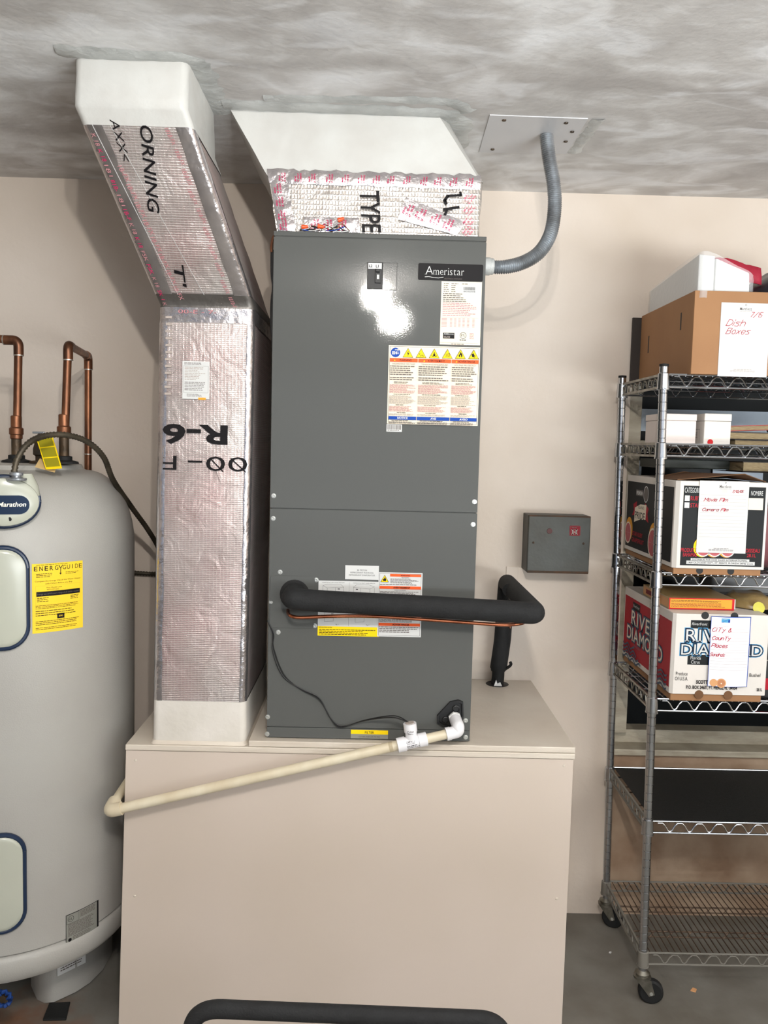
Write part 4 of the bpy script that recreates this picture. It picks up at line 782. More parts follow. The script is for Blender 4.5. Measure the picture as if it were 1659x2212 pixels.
# junction cover
jo = [(0.078*math.cos(math.radians(a)), 0.061*math.sin(math.radians(a))) for a in range(0, 360, 10)]
jc_t = 0.37; jz = (-0.9232, 2.09, 1.486)[2]
o, P = cyl_patch(jo, jc_t, jz, 0.030, HEATC, 'junction_cover')
out = [P(x*1.03, z*1.03, 0.004) for x, z in jo]; out.append(out[0]); MB().tube(out, 0.0065, NAVY, 10, caps=False).build('gasket', wh, o)
MB().loft([[P(x*s1, 0, 0) * 0 + V((P(0, 0, 0).x+0.020+s1*0.050*math.cos(t), P(0, 0, 0).y+0.030+s1*0.030*math.sin(t), zz)) for t in [2*math.pi*k/20 for k in range(20)]] for x in (0,) for s1, zz in ((1.15, jz+0.015), (1.05, jz+0.040), (0.80, jz+0.066), (0.75, jz+0.070))], HEATC).build('cover_neck', wh, o)
bx = 0.008
bo = [(p.x+bx-0.0, p.y) for p in rrect(-0.050, 0.046, -0.0235, 0.0235, 0, 0.022, 6)]
MB().loft([[P(x, z-0.006, h) for x, z in bo] for h in (0.028, 0.033, 0.0345)], I_BNV).build('badge', wh, o)
mp_ = PR(0.1, 0.05, lambda x, y, h: P(x, -y-0.006, 0.0348+h), sub=0.01, step=0.0003)
mp_.text('Marathon', -0.012, 0.004, 0.0115, I_SLB, w=0.058, bold=0.02, shear=0.18); mp_.build('badge_lettering', wh, o)
q = P(0.012, -0.042, 0.030); MB().lathe([(0.0055, 0), (0.0045, 0.0012), (0.0, 0.0012)], q, (0, -1, -0.1), GREYD, 12).build('cover_screw', wh, o)
# energy label
eth = 0.552; ez1 = (-0.8677, 2.126, 1.3244)[2]
pr = cylmap(eth, ez1, 0.134, 0.181); W_, H_ = 0.134, 0.181
pr.base = 0.0004; pr.paper(I_GOLD)
pr.bars(0.010, 0.003, 0.085, 0.0025, 1, I_BLK, 0.4, 0.1)
for k, ch in enumerate('ENERG'): pr.text(ch, 0.005+k*0.0130, 0.0185, 0.0120, I_BLK, w=0.0085, bold=0.012)
for k, ch in enumerate('GUIDE'): pr.text(ch, 0.0775+k*0.0113+(0.003 if ch == 'I' else 0), 0.0185, 0.0120, I_BLK, w=0.0085 if ch != 'I' else 0.0018, bold=0.0)
pr.line([(0.067, 0.007), (0.072, 0.015), (0.077, 0.007)], 0.0018, I_BLK); pr.line([(0.072, 0.014), (0.0715, 0.028)], 0.0018, I_BLK); pr.poly([(0.0685, 0.027), (0.0745, 0.027), (0.0715, 0.0325)], I_BLK)
pr.bars(0.010, 0.026, 0.045, 0.012, 3, I_BLK, 0.35, 0.4); pr.bars(0.085, 0.026, 0.04, 0.007, 2, I_BLK, 0.35, 0.3)
pr.text('Compare the Energy Use of this Water Heater', 0.007, 0.0475, 0.0038, I_BLK, w=0.120); pr.text('with Others Before you Buy.', 0.032, 0.0545, 0.0038, I_BLK, w=0.072)
pr.frame(0.008, 0.058, 0.118, 0.050, 0.0004, I_AMB); pr.text('This Model Uses', 0.035, 0.0650, 0.0032, I_BLK, w=0.040); pr.text('4622 kWh/year', 0.036, 0.0700, 0.0032, I_BLK, w=0.032)
pr.rect(0.010, 0.073, 0.115, 0.0125, I_BLK); pr.up(); pr.text('Energy use (kWh/year) range of all similar models', 0.012, 0.0812, 0.0044, I_GRY, w=0.110); 
pr.bars(0.012, 0.089, 0.030, 0.013, 3, I_BLK, 0.35, 0.4); pr.bars(0.098, 0.089, 0.024, 0.012, 3, I_BLK, 0.35, 0.4)
pr.bars(0.008, 0.109, 0.115, 0.011, 3, I_BLK, 0.3, 0.15); pr.bars(0.008, 0.123, 0.112, 0.017, 3, I_BLK, 0.28, 0.2)
pr.rect(0.062, 0.134, 0.019, 0.013, I_BLK); pr.up(); pr.text('$393', 0.066, 0.1425, 0.0045, I_GOLD, w=0.011); pr.bars(0.008, 0.150, 0.115, 0.013, 3, I_BLK, 0.3, 0.15); pr.bars(0.008, 0.167, 0.115, 0.008, 2, I_BLK, 0.28, 0.1)
pr.build('energy_label', wh, label='yellow energy rating label')
pr = cylmap(0.785, (-0.8469, 2.1747, 0.3566)[2], 0.103, 0.083); pr.base = 0.0004; pr.paper(I_BLK); pr.paper(I_SLV, 0.0013, 0.0013, 0.0954, 0.0804)
pr.ring(0.014, 0.014, 0.0085, 0.001, I_BLK); pr.text('UL', 0.0095, 0.0175, 0.007, I_BLK, w=0.009); pr.frame(0.002, 0.001, 0.036, 0.026, 0.0006, I_BLK); pr.bars(0.042, 0.004, 0.050, 0.018, 5, I_GRY, 0.5, 0.1); pr.bars(0.006, 0.028, 0.086, 0.036, 10, I_GRY, 0.5, 0.2); pr.bars(0.02, 0.066, 0.06, 0.012, 3, I_GRY, 0.4); pr.circ(0.011, 0.073, 0.005, I_BLK)
pr.build('approval_label', wh, label='silver approval label with thin black border')
bp0, bp1 = V((-0.902, 2.3200, 0)), V((-0.827, 2.4065, 0)); ou = (bp1-bp0).normalized(); on = V((ou.y, -ou.x, 0))
pr = PR(0.09, 0.036, lambda x, y, h: bp0+ou*(0.010+x)+on*(0.0045+h)+V((0, 0, 0.118-y))); pr.paper(I_WHT)
for i in range(3): pr.bars(0.010, 0.008+i*0.007, 0.072, 0.006, 1, I_GRY, 0.6, 0.1)
pr.build('base_sticker', wh, label='small white text sticker on the base')
# nipples, unions, relief valve on the tank top
TZ = 1.577
def pipe_stack(x, y, root):
    MB().lathe([(0.040, 0), (0.038, 0.006), (0.022, 0.010), (0.022, 0.020), (0.016, 0.022)], (x, y, TZ), (0, 0, 1), BLACKR, 20).build('pipe_boot', root)
NL = V((-1.0058, 2.35, 1.7048)); NR = V((-0.8732, 2.35, 1.7082))
for q in (NL, NR): pipe_stack(q.x, q.y, wh)
vv = V((-0.9304, 2.33, 1.5973))
rv = MB(); rv.lathe([(0.030, 0), (0.030, 0.006), (0.014, 0.008), (0.014, 0.02), (0.020, 0.024), (0.020, 0.040), (0.016, 0.055), (0.012, 0.075), (0.006, 0.082)], (vv.x, vv.y, TZ), (0, 0, 1), BRASSD, 16)
vo = rv.build('relief_valve', wh); MB().box(vv.x-0.022, vv.x+0.012, vv.y-0.004, vv.y+0.004, TZ+0.082, TZ+0.088, STEEL).build('lever', wh, vo, smooth=False, bevel=0.002)
tg = thing('valve_tag', 'bright yellow printed tag hanging from the relief valve on the heater', 'tag', (vv.x, 2.25, 1.6))
TG = [(-0.9186, 2.27, 1.6471), (-0.8749, 2.27, 1.6544), (-0.8268, 2.21, 1.5685), (-0.8694, 2.21, 1.565)]
MB().prism(TG, (0, 0.0012, 0), I_YEL).build('tag_card', tg, smooth=False)
pr = quadmap(*TG, 0.045, 0.09); pr.base = 0.0003
OLV = ink('ink_olive', (150, 140, 30))
pr.rect(0.003, 0.004, 0.039, 0.024, OLV); pr.rect(0.003, 0.031, 0.039, 0.026, OLV); pr.rect(0.003, 0.060, 0.039, 0.024, OLV); pr.build('tag_print', tg)
tg2 = thing('paper_tag', 'buff paper tag tilted beneath the yellow valve tag', 'tag', (vv.x, 2.25, 1.57))
MB().prism([(-0.905, 2.26, 1.5926), (-0.8509, 2.235, 1.5721), (-0.8502, 2.22, 1.5566), (-0.9087, 2.235, 1.5695)], (0, 0.001, 0), ink('buff_card', (214, 184, 130))).build('tag_card', tg2, smooth=False)
# drain valve
dv = V((-0.9536, 2.12, 0.1626))
vh = MB(); 
vv2 = MB().tube([(-1.06, 2.30, 0.15), (-1.06, 2.17, 0.12), (-1.04, 2.12, 0.10)], 0.013, BRASSD, 12).build('drain_valve', wh)
ringp = [V((dv.x+0.020*math.cos(2*math.pi*k/20), 2.11+0.004*math.cos(3*k), dv.z+0.020*math.sin(2*math.pi*k/20))) for k in range(21)]
hw_ = MB().tube(ringp, 0.0055, ink('valve_blue', (30, 60, 120)), 8, caps=False); hw_.lathe([(0.010, 0), (0.010, 0.012), (0.0, 0.013)], (dv.x, 2.118, dv.z), (0, -1, 0), BRASSD, 12)
for k in range(3):
    a = k*2.094; hw_.tube([(dv.x, 2.11, dv.z), (dv.x+0.019*math.cos(a), 2.11, dv.z+0.019*math.sin(a))], 0.003, ink('valve_blue', (30, 60, 120)), 6)
hw_.build('handwheel', wh, vv2, label='blue handwheel')
# ================================================================ COPPER PIPES
def elbow_tape(mb, p, d, r=0.0135): mb.lathe([(0.0113, -0.010), (r, -0.009), (r, 0.009), (0.0113, 0.010)], p, d, COPPER, 16)
cl = thing('copper_pipe', 'copper pipe entering from the left edge and turning down into the heater', 'pipe', (NL.x, 2.35, 1.7))
tl = V((-0.9973, 2.35, 1.9156)); ex = V((-1.1248, 2.35, 1.9211))
MB().tube(bendpath([ex, tl, (NL.x, 2.35, TZ+0.01)], 0.02, 8), 0.0111, COPPER, 16).build('pipe', cl)
MB().tube(bendpath([tl+V((-0.038, 0, 0)), tl, tl+V((0, 0, -0.040))], 0.022, 8), 0.0133, COPPER, 16).build('elbow', cl)
sm = MB(); sm.tube([tl+V((-0.041, 0, 0)), tl+V((-0.038, 0, 0))], 0.0138, SOLDER, 16); sm.tube([tl+V((0, 0, -0.040)), tl+V((0, 0, -0.043))], 0.0138, SOLDER, 16); sm.build('solder_joint', cl)
def union(q, root, z):
    MB().lathe([(0.0120, 0.052), (0.0146, 0.05), (0.0146, 0.020), (0.019, 0.016), (0.019, 0.0), (0.0165, -0.002), (0.0165, -0.012), (0.013, -0.014)][::-1], (q.x, q.y, z), (0, 0, 1), COPPER, 18).build('union', root)
    MB().lathe([(0.0135, TZ+0.012-z), (0.0135, -0.014), (0.0115, -0.013)], (q.x, q.y, z), (0, 0, 1), BRASSD, 16).build('nipple', root)
union(NL, cl, (-1.0024, 2.35, 1.656)[2]); 
cr_ = thing('copper_pipe', 'copper pipe looping up from the heater top and back down behind it', 'pipe', (NR.x, 2.35, 1.7))
t1 = V((-0.8606, 2.35, 1.9065)); t2 = V((-0.911, 2.66, t1.z)); t3 = V((-0.913, 2.66, 1.5715))
MB().tube(bendpath([(NR.x, 2.35, TZ+0.01), t1, t2, (t3.x, 2.66, 1.50)], 0.02, 8), 0.0111, COPPER, 16).build('pipe', cr_)
MB().tube(bendpath([t1+V((0, 0, -0.040)), t1, t1.lerp(t2, 0.13)], 0.022, 8), 0.0133, COPPER, 16).build('elbow', cr_)
MB().tube(bendpath([t2.lerp(t1, 0.13), t2, t2+V((0, 0, -0.040))], 0.022, 8), 0.0133, COPPER, 16).build('elbow', cr_)
sm = MB(); sm.tube([t1+V((0, 0, -0.040)), t1+V((0, 0, -0.043))], 0.0138, SOLDER, 16); sm.tube([t2+V((0, 0, -0.040)), t2+V((0, 0, -0.043))], 0.0138, SOLDER, 16); sm.tube([(t3.x, 2.66, 1.598), (t3.x, 2.66, 1.601)], 0.0125, SOLDER, 16); sm.build('solder_joint', cr_)
union(NR, cr_, (-0.8734, 2.35, 1.6631)[2])
# armoured supply cable
ac = thing('armoured_cable', 'dark ribbed armoured cable arching from the heater top towards the duct', 'cable', (-1.0, 2.1, 1.55))
a0 = V((-0.891, 2.065, 1.5435))
apts = smoothpath([(-0.8974, 2.08, 1.5588), (-0.8912, 2.088, 1.5956), (-0.8724, 2.11, 1.6341), (-0.8518, 2.17, 1.6538), (-0.8166, 2.22, 1.6565), (-0.7824, 2.28, 1.6393), (-0.7593, 2.34, 1.5975), (-0.7574, 2.42, 1.5295), (-0.7373, 2.54, 1.4403), (-0.711, 2.62, 1.3661), (-0.695, 2.7, 1.2902), (-0.7096, 2.8, 1.2062), (-0.7453, 2.835, 1.192), (-0.8006, 2.835, 1.1939), (-0.8954, 2.835, 1.1981)], 14)
ap = resample(apts, 0.0048)
MB().tube(ap, 0, ARMOR, 12, rad=[0.0085 if i % 2 else 0.0062 for i in range(len(ap))]).build('ribbed_sheath', ac, ang=70)
MB().lathe([(0.023, 0), (0.024, 0.002), (0.024, 0.006), (0.012, 0.008), (0.011, 0.012), (0.016, 0.013), (0.016, 0.020), (0.009, 0.022)], (a0.x, 2.080, a0.z-0.003), (0, 0, 1), STEEL, 20).build('clamp_connector', ac)
# ================================================================ FLOOR BITS
fm = MB(); fz = [(-0.9141, 2.3186, 0), (-0.855, 2.3262, 0), (-0.8397, 2.2518, 0), (-0.905, 2.2483, 0)]
fm.prism([(p[0], p[1], 0.0) for p in fz], (0, 0, 0.006), BLACKR); tag(fm.build('rubber_pad', smooth=False, bevel=0.002), 'small square black rubber pad on the floor by the heater base', 'pad')
for nm, lb, px_, c, s in (('paint_chip', 'tiny white paint chip on the floor left of the front caster', (0.8134, 2.6189, 0), I_WHT, 0.005), ('wood_chip', 'small tan chip on the floor right of the front caster', (1.0194, 2.4345, 0), I_PEACH, 0.011)):
    tag(MB().prism([(px_[0]-s, px_[1]-s*.4, 0), (px_[0]+s*.2, px_[1]-s, 0), (px_[0]+s, px_[1]+s*.2, 0), (px_[0]+s*.1, px_[1]+s*.8, 0)], (0, 0, 0.003), c).build(nm, smooth=False), lb, 'debris')
# ================================================================ FOREGROUND CART HANDLE
ch = thing('hand_cart_handle', 'black foam-padded U-shaped handle in the foreground at the bottom edge', 'handle', (0, 1.5, 0))
hz = 0.585
def hx(x, y, z): return V((x, y, z))
hp = [(-0.325, 1.62, 0.002), (-0.325, 1.515, 0.46), (-0.325, 1.50, hz-0.004), (0.272, 1.50, hz-0.019), (0.272, 1.515, 0.46), (0.272, 1.62, 0.002)]
full = bendpath([V(p) for p in hp], 0.085, 12)
MB().tube(full, 0.011, BLACK, 14).build('steel_tube', ch)
grip = [p for p in full if p.z > 0.45]
MB().tube([grip[0]-V((0, 0, 0.0))]+grip[1:], 0.0165, FOAM, 18).build('foam_grip', ch)
# ================================================================ WIRE SHELVING
sh = thing('wire_shelving', 'chrome wire shelving unit on casters with six shelves at the right edge', 'shelving', (1.25, 2.58, 0))
def LX(z): return 0.0155*(1.3-z)                   # the unit leans slightly
SXL, SXR, SYF, SYR = 0.8205, 1.72, 2.38, 2.78
SZ = [1.853, 1.657, 1.286, 0.915, 0.546, 0.138]
def lean(mb):
    for p in mb.v: p.x += LX(p.z)
    return mb
for x in (SXL, SXR):
    for y in (SYF, SYR):
        pr_ = [(0.0, 0.100), (0.0125, 0.101)]; z = 0.14
        while z < 1.895: pr_ += [(0.0125, z), (0.0112, z+0.001), (0.0112, z+0.002), (0.0125, z+0.003)]; z += 0.0254
        pr_ += [(0.0125, 1.893), (0.0125, 1.898), (0.0, 1.9)]
        lean(MB().lathe(pr_, (x, y, 0), (0, 0, 1), CHROME, 16)).build('post', sh, ang=50)
        c = MB().lathe([(0.0128, 1.893), (0.0132, 1.894), (0.0132, 1.900), (0.0, 1.902)], (x, y, 0), (0, 0, 1), BLACKR, 16); lean(c).build('post_cap', sh)
wave_cache = {}
for n_, z in enumerate(SZ):
    M1 = CHROME if n_ < 5 else mat('dull_chrome', (112, 108, 100), 0.5, 0.8, 0.1, 90, rgb2=(86, 80, 72), vscale=30); M2 = CHROMED if n_ < 4 else mat('dull_chrome', (112, 108, 100))  # darker, duller chrome on the lowest shelves
    so = bpy.data.objects.new('shelf', None); C.objects.link(so); so.parent = sh; so.empty_display_size = 0.05
    for x in (SXL, SXR):
        for y in (SYF, SYR):
            sv = MB().lathe([(0.0185, -0.0255), (0.0185, -0.0215), (0.0175, -0.021), (0.0160, 0.020), (0.0135, 0.022)], (x, y, z), (0, 0, 1), M1, 16)
            lean(sv).build('sleeve', sh, so)
    for y, d in ((SYF, -1), (SYR, 1)):
        r_ = MB(); yy = y+d*0.006
        r_.tube([(SXL+0.012, yy, z+0.018), (SXR-0.012, yy, z+0.018)], 0.0030, M1, 8); r_.tube([(SXL+0.012, yy, z-0.017), (SXR-0.012, yy, z-0.017)], 0.0030, M1, 8)
        w = []; x = SXL+0.028
        while x < SXR-0.07:
            w += [V((x, yy, z+0.012)), V((x+0.014, yy, z+0.012)), V((x+0.022, yy, z+0.004)), V((x+0.030, yy, z-0.010)), V((x+0.036, yy, z-0.0135)), V((x+0.042, yy, z-0.010)), V((x+0.050, yy, z+0.004))]; x += 0.0585
        r_.tube(w, 0.0020, M1, 6); lean(r_).build('front_rail' if d < 0 else 'back_rail', sh, so)
    for x, d in ((SXL, -1), (SXR, 1)):
        r_ = MB()
        for zz in (0.018, -0.017): r_.box(x-0.004, x+0.002, SYF+0.014, SYR-0.014, z+zz-0.0035, z+zz+0.0035, M2)
        w = []; y = SYF+0.022
        while y < SYR-0.05: w += [V((x-0.001, y, z+0.011)), V((x-0.001, y+0.010, z+0.011)), V((x-0.001, y+0.020, z-0.011)), V((x-0.001, y+0.028, z-0.011)), V((x-0.001, y+0.036, z+0.008))]; y += 0.046
        r_.tube(w, 0.0022, M2, 6); lean(r_).build('side_rail', sh, so)
    dkm = MB(); x = SXL+0.022; MW = CHROME if n_ < 4 else mat('rusted_wire', (96, 78, 62), 0.5, 0.6, 0.2, 200, rgb2=(70, 52, 42), vscale=40)
    while x < SXR-0.01: dkm.tube([(x, SYF-0.006, z+0.0145), (x, SYR+0.006, z+0.0145)], 0.0016, MW, 5); x += 0.0192
    for y in (SYF+0.12, SYR-0.14):
        dkm.tube([(SXL, y, z+0.010), (SXR, y, z+0.010)], 0.0024, MW, 6)
        w = []; x = SXL+0.028
        dkm.tube([(SXL, y, z-0.008), (SXR, y, z-0.008)], 0.0022, MW, 6)
        while x < SXR-0.06: w += [V((x, y, z+0.009)), V((x+0.012, y, z+0.009)), V((x+0.026, y, z-0.008)), V((x+0.032, y, z-0.008)), V((x+0.046, y, z+0.009))]; x += 0.0585
        dkm.tube(w, 0.0018, MW, 5)
    d_o = lean(dkm).build('wire_deck', sh, so, kind='stuff')
    if n_ in (0, 4):
        lean(MB().box(SXL+0.016, SXR-0.016, SYF+0.002, SYR-0.002, z+0.0162, z+0.0185, LINER)).build('shelf_liner', sh, so, smooth=False, label='black plastic shelf liner')
for x in (SXL, SXR):
    for y in (SYF, SYR):
        xx = x+LX(0.08); c = MB().lathe([(0.026, 0.076), (0.026, 0.082), (0.019, 0.084), (0.019, 0.090), (0.022, 0.092), (0.012, 0.101), (0.010, 0.112)], (xx, y, 0), (0, 0, 1), CHROMED, 20)
        a = 0.5 if y == SYF else 0.9; dd = V((math.cos(a), -math.sin(a)*0.35 if y == SYF else math.sin(a)*-0.35, 0)).normalized(); ax = V((-dd.y, dd.x, 0)); wc = V((xx, y, 0.037))+dd*0.026
        for s_2 in (-1, 1):
            off = ax*0.0155*s_2
            c.prism([V((xx, y, 0.077))-dd*0.020+off, V((xx, y, 0.077))+dd*0.024+off, wc+dd*0.010+V((0, 0, -0.002))+off, wc-dd*0.006+V((0, 0, -0.009))+off], ax*0.002*s_2, CHROMED)
        co = c.build('caster', sh); 
        MB().lathe([(0.006, -0.0125), (0.031, -0.0125), (0.0365, -0.008), (0.037, 0.0), (0.0365, 0.008), (0.031, 0.0125), (0.006, 0.0125)], wc, ax, BLACKR, 28).build('wheel', sh, co, label='black rubber wheel')
        MB().lathe([(0.005, -0.019), (0.005, 0.019)], wc, ax, SCREW, 10).build('axle', sh, co)
DZ = lambda i: SZ[i]+0.0165
# ================================================================ THINGS ON THE SHELVES
def carton(x0, x1, y0, y1, z0, z1, m, root, name='body', rl=0.0, bev=0.002, ch=0.0):
    mb = MB(); base = [V((x0+ch, y0, z0)), V((x1, y0, z0)), V((x1, y1, z0)), V((x0, y1, z0)), V((x0, y0+ch, z0))] if ch else [V((x0, y0, z0)), V((x1, y0, z0)), V((x1, y1, z0)), V((x0, y1, z0))]
    top = [V((p.x, p.y, z1)) for p in base]; return mb.loft([base, top], m).build(name, root, smooth=False, bevel=bev)
def note(x0, z1, x1, z0, y, name, label, m=I_WHT):
    t = thing(name, label, 'note', ((x0+x1)/2, y, (z0+z1)/2)); pr = front(x0, z1, x1, z0, y); return t, pr
# -- brown box on the top shelf
bz = SZ[0]+0.0195
kb = thing('cardboard_box', 'open brown cardboard box on the top shelf with a note on its front', 'box', (1.15, 2.58, bz))
kx, ky, kzt = 0.881, 2.36, (0.8785, 2.36, 2.1036)[2]
cx1 = kx+0.46; t_ = 0.004; kyb = 2.829
for nm, a in (('front_panel', (kx, cx1, ky, ky+t_)), ('back_panel', (kx, cx1, kyb-t_, kyb)), ('side_panel', (kx, kx+t_, ky+t_, kyb-t_)), ('side_panel', (cx1-t_, cx1, ky+t_, kyb-t_))):
    MB().box(*a, bz, kzt, KRAFT).build(nm, kb, smooth=False, bevel=0.001)
MB().box(kx+t_, cx1-t_, ky+t_, kyb-t_, bz, bz+t_, KRAFT).build('bottom_panel', kb, smooth=False)
for p, q in ((2.455, 0.05), (2.74, 0.05)): MB().box(kx-0.0006, kx, p, p+0.008, bz+0.135 if p < 2.6 else bz+0.10, bz+0.185 if p < 2.6 else bz+0.155, GREYD).build('hand_slot', kb, smooth=False)
x0, z1, x1, z0 = (0.9561, 2.0723, 1.0949, 1.8683)
t, pr = note(x0, z1, x1, z0, ky-0.001, 'hotel_note', 'white headed note marked Dish Boxes taped to the brown box'); pr.paper(I_WHT)
def marriott(pr, cx, y, s=1.0):
    pr.ring(cx, y-0.0145*s, 0.0026*s, 0.0009*s, I_GRY, 10)
    pr.serif('Marriott', cx-0.0165*s, y, 0.0082*s, I_GRY, w=0.033*s, bold=0.01, sl=0.08, st=0.06)
    pr.bars(cx-0.016*s, y+0.003*s, 0.034*s, 0.0016*s, 1, I_LG, 0.6, 0)
marriott(pr, pr.W/2, 0.020); 
pr.pen('7/15', pr.W*0.60, 0.038, 0.013, I_PEN, w=0.0014, slant=0.35, jit=0.12, gap=1.0, wide=0.8); pr.pen('Dish', 0.016, 0.064, 0.017, I_PEN, w=0.0015, slant=0.5, jit=0.2, gap=1.6); pr.pen('Boxes', 0.016, 0.086, 0.016, I_PEN, w=0.0015, slant=0.5, jit=0.2, gap=1.5, wide=0.9)
pr.bars(pr.W*0.32, pr.H-0.021, pr.W*0.36, 0.003, 1, I_LG, 0.5, 0); pr.bars(pr.W*0.25, pr.H-0.017, pr.W*0.5, 0.006, 2, I_LG, 0.4, 0); pr.build('note_sheet', t)
# -- dark board behind
x0, z1, x1, z0 = (0.8518, 2.0989, 0.8799, 1.8778)
tag(MB().box(x0, x0+0.40, 2.831, 2.839, bz, z1, BOOKB).build('dark_board', smooth=False, bevel=0.001), 'dark upright board just behind the brown cardboard box', 'board')
# -- wrapped white foam in the box
wf = thing('wrapped_foam_block', 'white foam packing wrapped in clear plastic rising out of the brown box', 'packing', (1.05, 2.6, 2.1))
fx0, fy0 = 0.893, 2.375; fzt = (0.876, 2.375, 2.2069)[2]
MB().loft([[V((fx0, fy0, bz+0.005)), V((fx0+0.045, fy0, bz+0.005)), V((fx0+0.045, 2.79, bz+0.005)), V((fx0, 2.79, bz+0.005))], [V((fx0, fy0, fzt)), V((fx0+0.045, fy0, fzt-0.004)), V((fx0+0.045, 2.79, fzt-0.030)), V((fx0, 2.79, fzt-0.026))]], FOAMW).build('foam_slab', wf, smooth=False, bevel=0.003)
MB().loft([[V((fx0+0.048, fy0+0.002, bz+0.005)), V((fx0+0.16, fy0+0.002, bz+0.005)), V((fx0+0.16, 2.76, bz+0.005)), V((fx0+0.048, 2.76, bz+0.005))], [V((fx0+0.048, fy0+0.002, fzt-0.008)), V((fx0+0.148, fy0+0.006, fzt-0.046)), V((fx0+0.148, 2.74, fzt-0.08)), V((fx0+0.048, 2.74, fzt-0.03))]], FOAMW).build('foam_slab', wf, smooth=False, bevel=0.006)
n_x, n_y = 14, 8; rows = []
film_pts = [(fx0-0.003, 2.79, fzt-0.03), (fx0-0.003, 2.60, fzt-0.010), (fx0-0.003, fy0-0.003, fzt+0.002), (fx0+0.045, fy0-0.004, fzt+0.001), (fx0+0.10, fy0-0.003, fzt-0.027), (fx0+0.148, fy0-0.001, fzt-0.047), (fx0+0.162, fy0+0.01, fzt-0.066)]
top_ = smoothpath(film_pts, 5)
for k in range(8):
    tz = k/7; rows.append([V((p.x+R.uniform(-.0015, .001)-0.001, p.y-abs(R.uniform(0, .0012)), p.z*(1-tz)+(kzt-0.02)*tz)) for p in top_])
MB().loft(rows, FILM, caps=False, closed=False).build('plastic_film', wf, ang=60)
rc = MB(); rows = []
for i in range(13):
    t = i/12; x = 0.985+0.135*t; zt_ = (1.0282, 2.5, 2.2284)[2]*(1-t)+(1.1259, 2.5, 2.2029)[2]*t+0.006*math.sin(math.pi*min(1, t*1.5))
    rows.append([V((x, 2.48, zt_-0.055)), V((x, 2.482, zt_-0.03)), V((x, 2.49, zt_-0.004+R.uniform(-.001, .001))), V((x, 2.51, zt_+R.uniform(-.001, .001))), V((x, 2.56, zt_-0.005)), V((x, 2.60, zt_-0.05)), V((x, 2.60, zt_-0.12))])
rc.loft(rows, REDC, caps=False, closed=False); o_ = rc.build('red_cloth', ang=70); so_ = o_.modifiers.new('thick', 'SOLIDIFY'); so_.thickness = 0.004
tag(o_, 'strip of red cloth folded over the white packing in the brown box', 'cloth')
bgm = MB(); rows = []
for j in range(9):
    a = math.pi*j/8-math.pi/2
    rr_ = math.cos(a)
    rows.append([V((1.232+(0.120*rr_+0.01)*math.cos(t)*(1+0.10*math.sin(5*t+j)), 2.56+(0.13*rr_+0.01)*math.sin(t)*(1+0.08*math.sin(4*t)), 2.085+0.128*math.sin(a)*(1+0.06*math.cos(3*t)))) for t in [2*math.pi*k/28 for k in range(28)]])
bgm.loft(rows, BAGD); tag(bgm.build('dark_plastic_bag', ang=70), 'translucent dark plastic bag stuffed into the brown box, at the right edge', 'bag')
# -- shelf 2: two white cartons, books
z2 = DZ(1)
def xz(px0, py0, px1, py1, y): return None
x0, z1, x1, z0 = (0.8382, 1.7646, 0.9459, 1.6736)
ca = thing('white_carton', 'plain pale carton directly behind the front post on the second shelf', 'carton', (x0, 2.5, z2))
carton(x0, x1-0.003, 2.46, 2.60, z2, z1-0.020, CARDP, ca); carton(x0-0.001, x1-0.002, 2.459, 2.601, z1-0.0195, z1, CARDP, ca, 'lid')
ya = 2.455
x0, z1, x1, z0 = (0.9588, 1.7669, 1.0375, 1.6759)
cbx = thing('white_carton', 'glossy white carton with a red dot sticker on the second shelf', 'carton', (x0, 2.5, z2))
carton(x0, x1, 2.44, 2.59, z2, z1-0.022, CARDW, cbx); carton(x0-0.0008, x1+0.0008, 2.439, 2.591, z1-0.0215, z1, CARDW, cbx, 'lid')
p = (0.9785, 2.44, 1.6839); pr = front(x0, z1, x1, z0, 2.4395); pr.circ(p[0]-x0, z1-p[2], 0.0085, I_RED, n=20); pr.build('red_dot', cbx)
pr = PR(0.15, 0.1, lambda a, b, h: V((x0-0.0008-h, 2.59-a, z1-b))); pr.frame(0.07, 0.045, 0.05, 0.045, 0.0008, I_GRY); pr.bars(0.078, 0.055, 0.03, 0.018, 4, I_GRY, 0.35, 0.3); pr.build('side_print', cbx)
def book(cx0, cx1, y0, y1, z, th, m, label, tilt=0.0, rot=0.0):
    t = thing('book', label, 'book', (cx0, y0, z), 'books lying on the second shelf' if z > 1.6 else None); c = MB(); c.box(cx0, cx1, y0, y1, z, z+0.0022, m); c.box(cx0, cx1, y0, y1, z+th-0.0022, z+th, m); c.box(cx1-0.003, cx1, y0, y1, z+0.0022, z+th-0.0022, m)
    pg = MB(); pg.box(cx0+0.003, cx1-0.004, y0+0.003, y1-0.003, z+0.0023, z+th-0.0023, CREAM)
    for mb in (c, pg):
        for q in mb.v: dx_ = q.x-cx0; q.z += dx_*tilt
    c.build('cover', t, smooth=False); pg.build('pages', t, smooth=False); return t
b3 = book(1.055, 1.30, 2.45, 2.62, z2, 0.020, BOOKB, 'dark book at the bottom of the stack beside the white cartons')
b2 = book(1.040, 1.29, 2.46, 2.62, z2+0.0205, 0.022, BOOKB, 'thick dark book with yellowed pages in the middle of the stack on the second shelf')
b1 = book(1.035, 1.165, 2.45, 2.60, z2+0.0435, 0.016, BOOKR, 'topmost book of the stack, with a red cover and cream pages', 0.05)
tag(MB().lathe([(0.0, 0), (0.012, 0), (0.012, 0.06), (0.0, 0.062)], (1.175, 2.50, z2+0.056), (1, 0, 0.0), STEEL, 18).build('metal_tin'), 'small silver cylinder lying on the book stack at the right edge', 'tin')
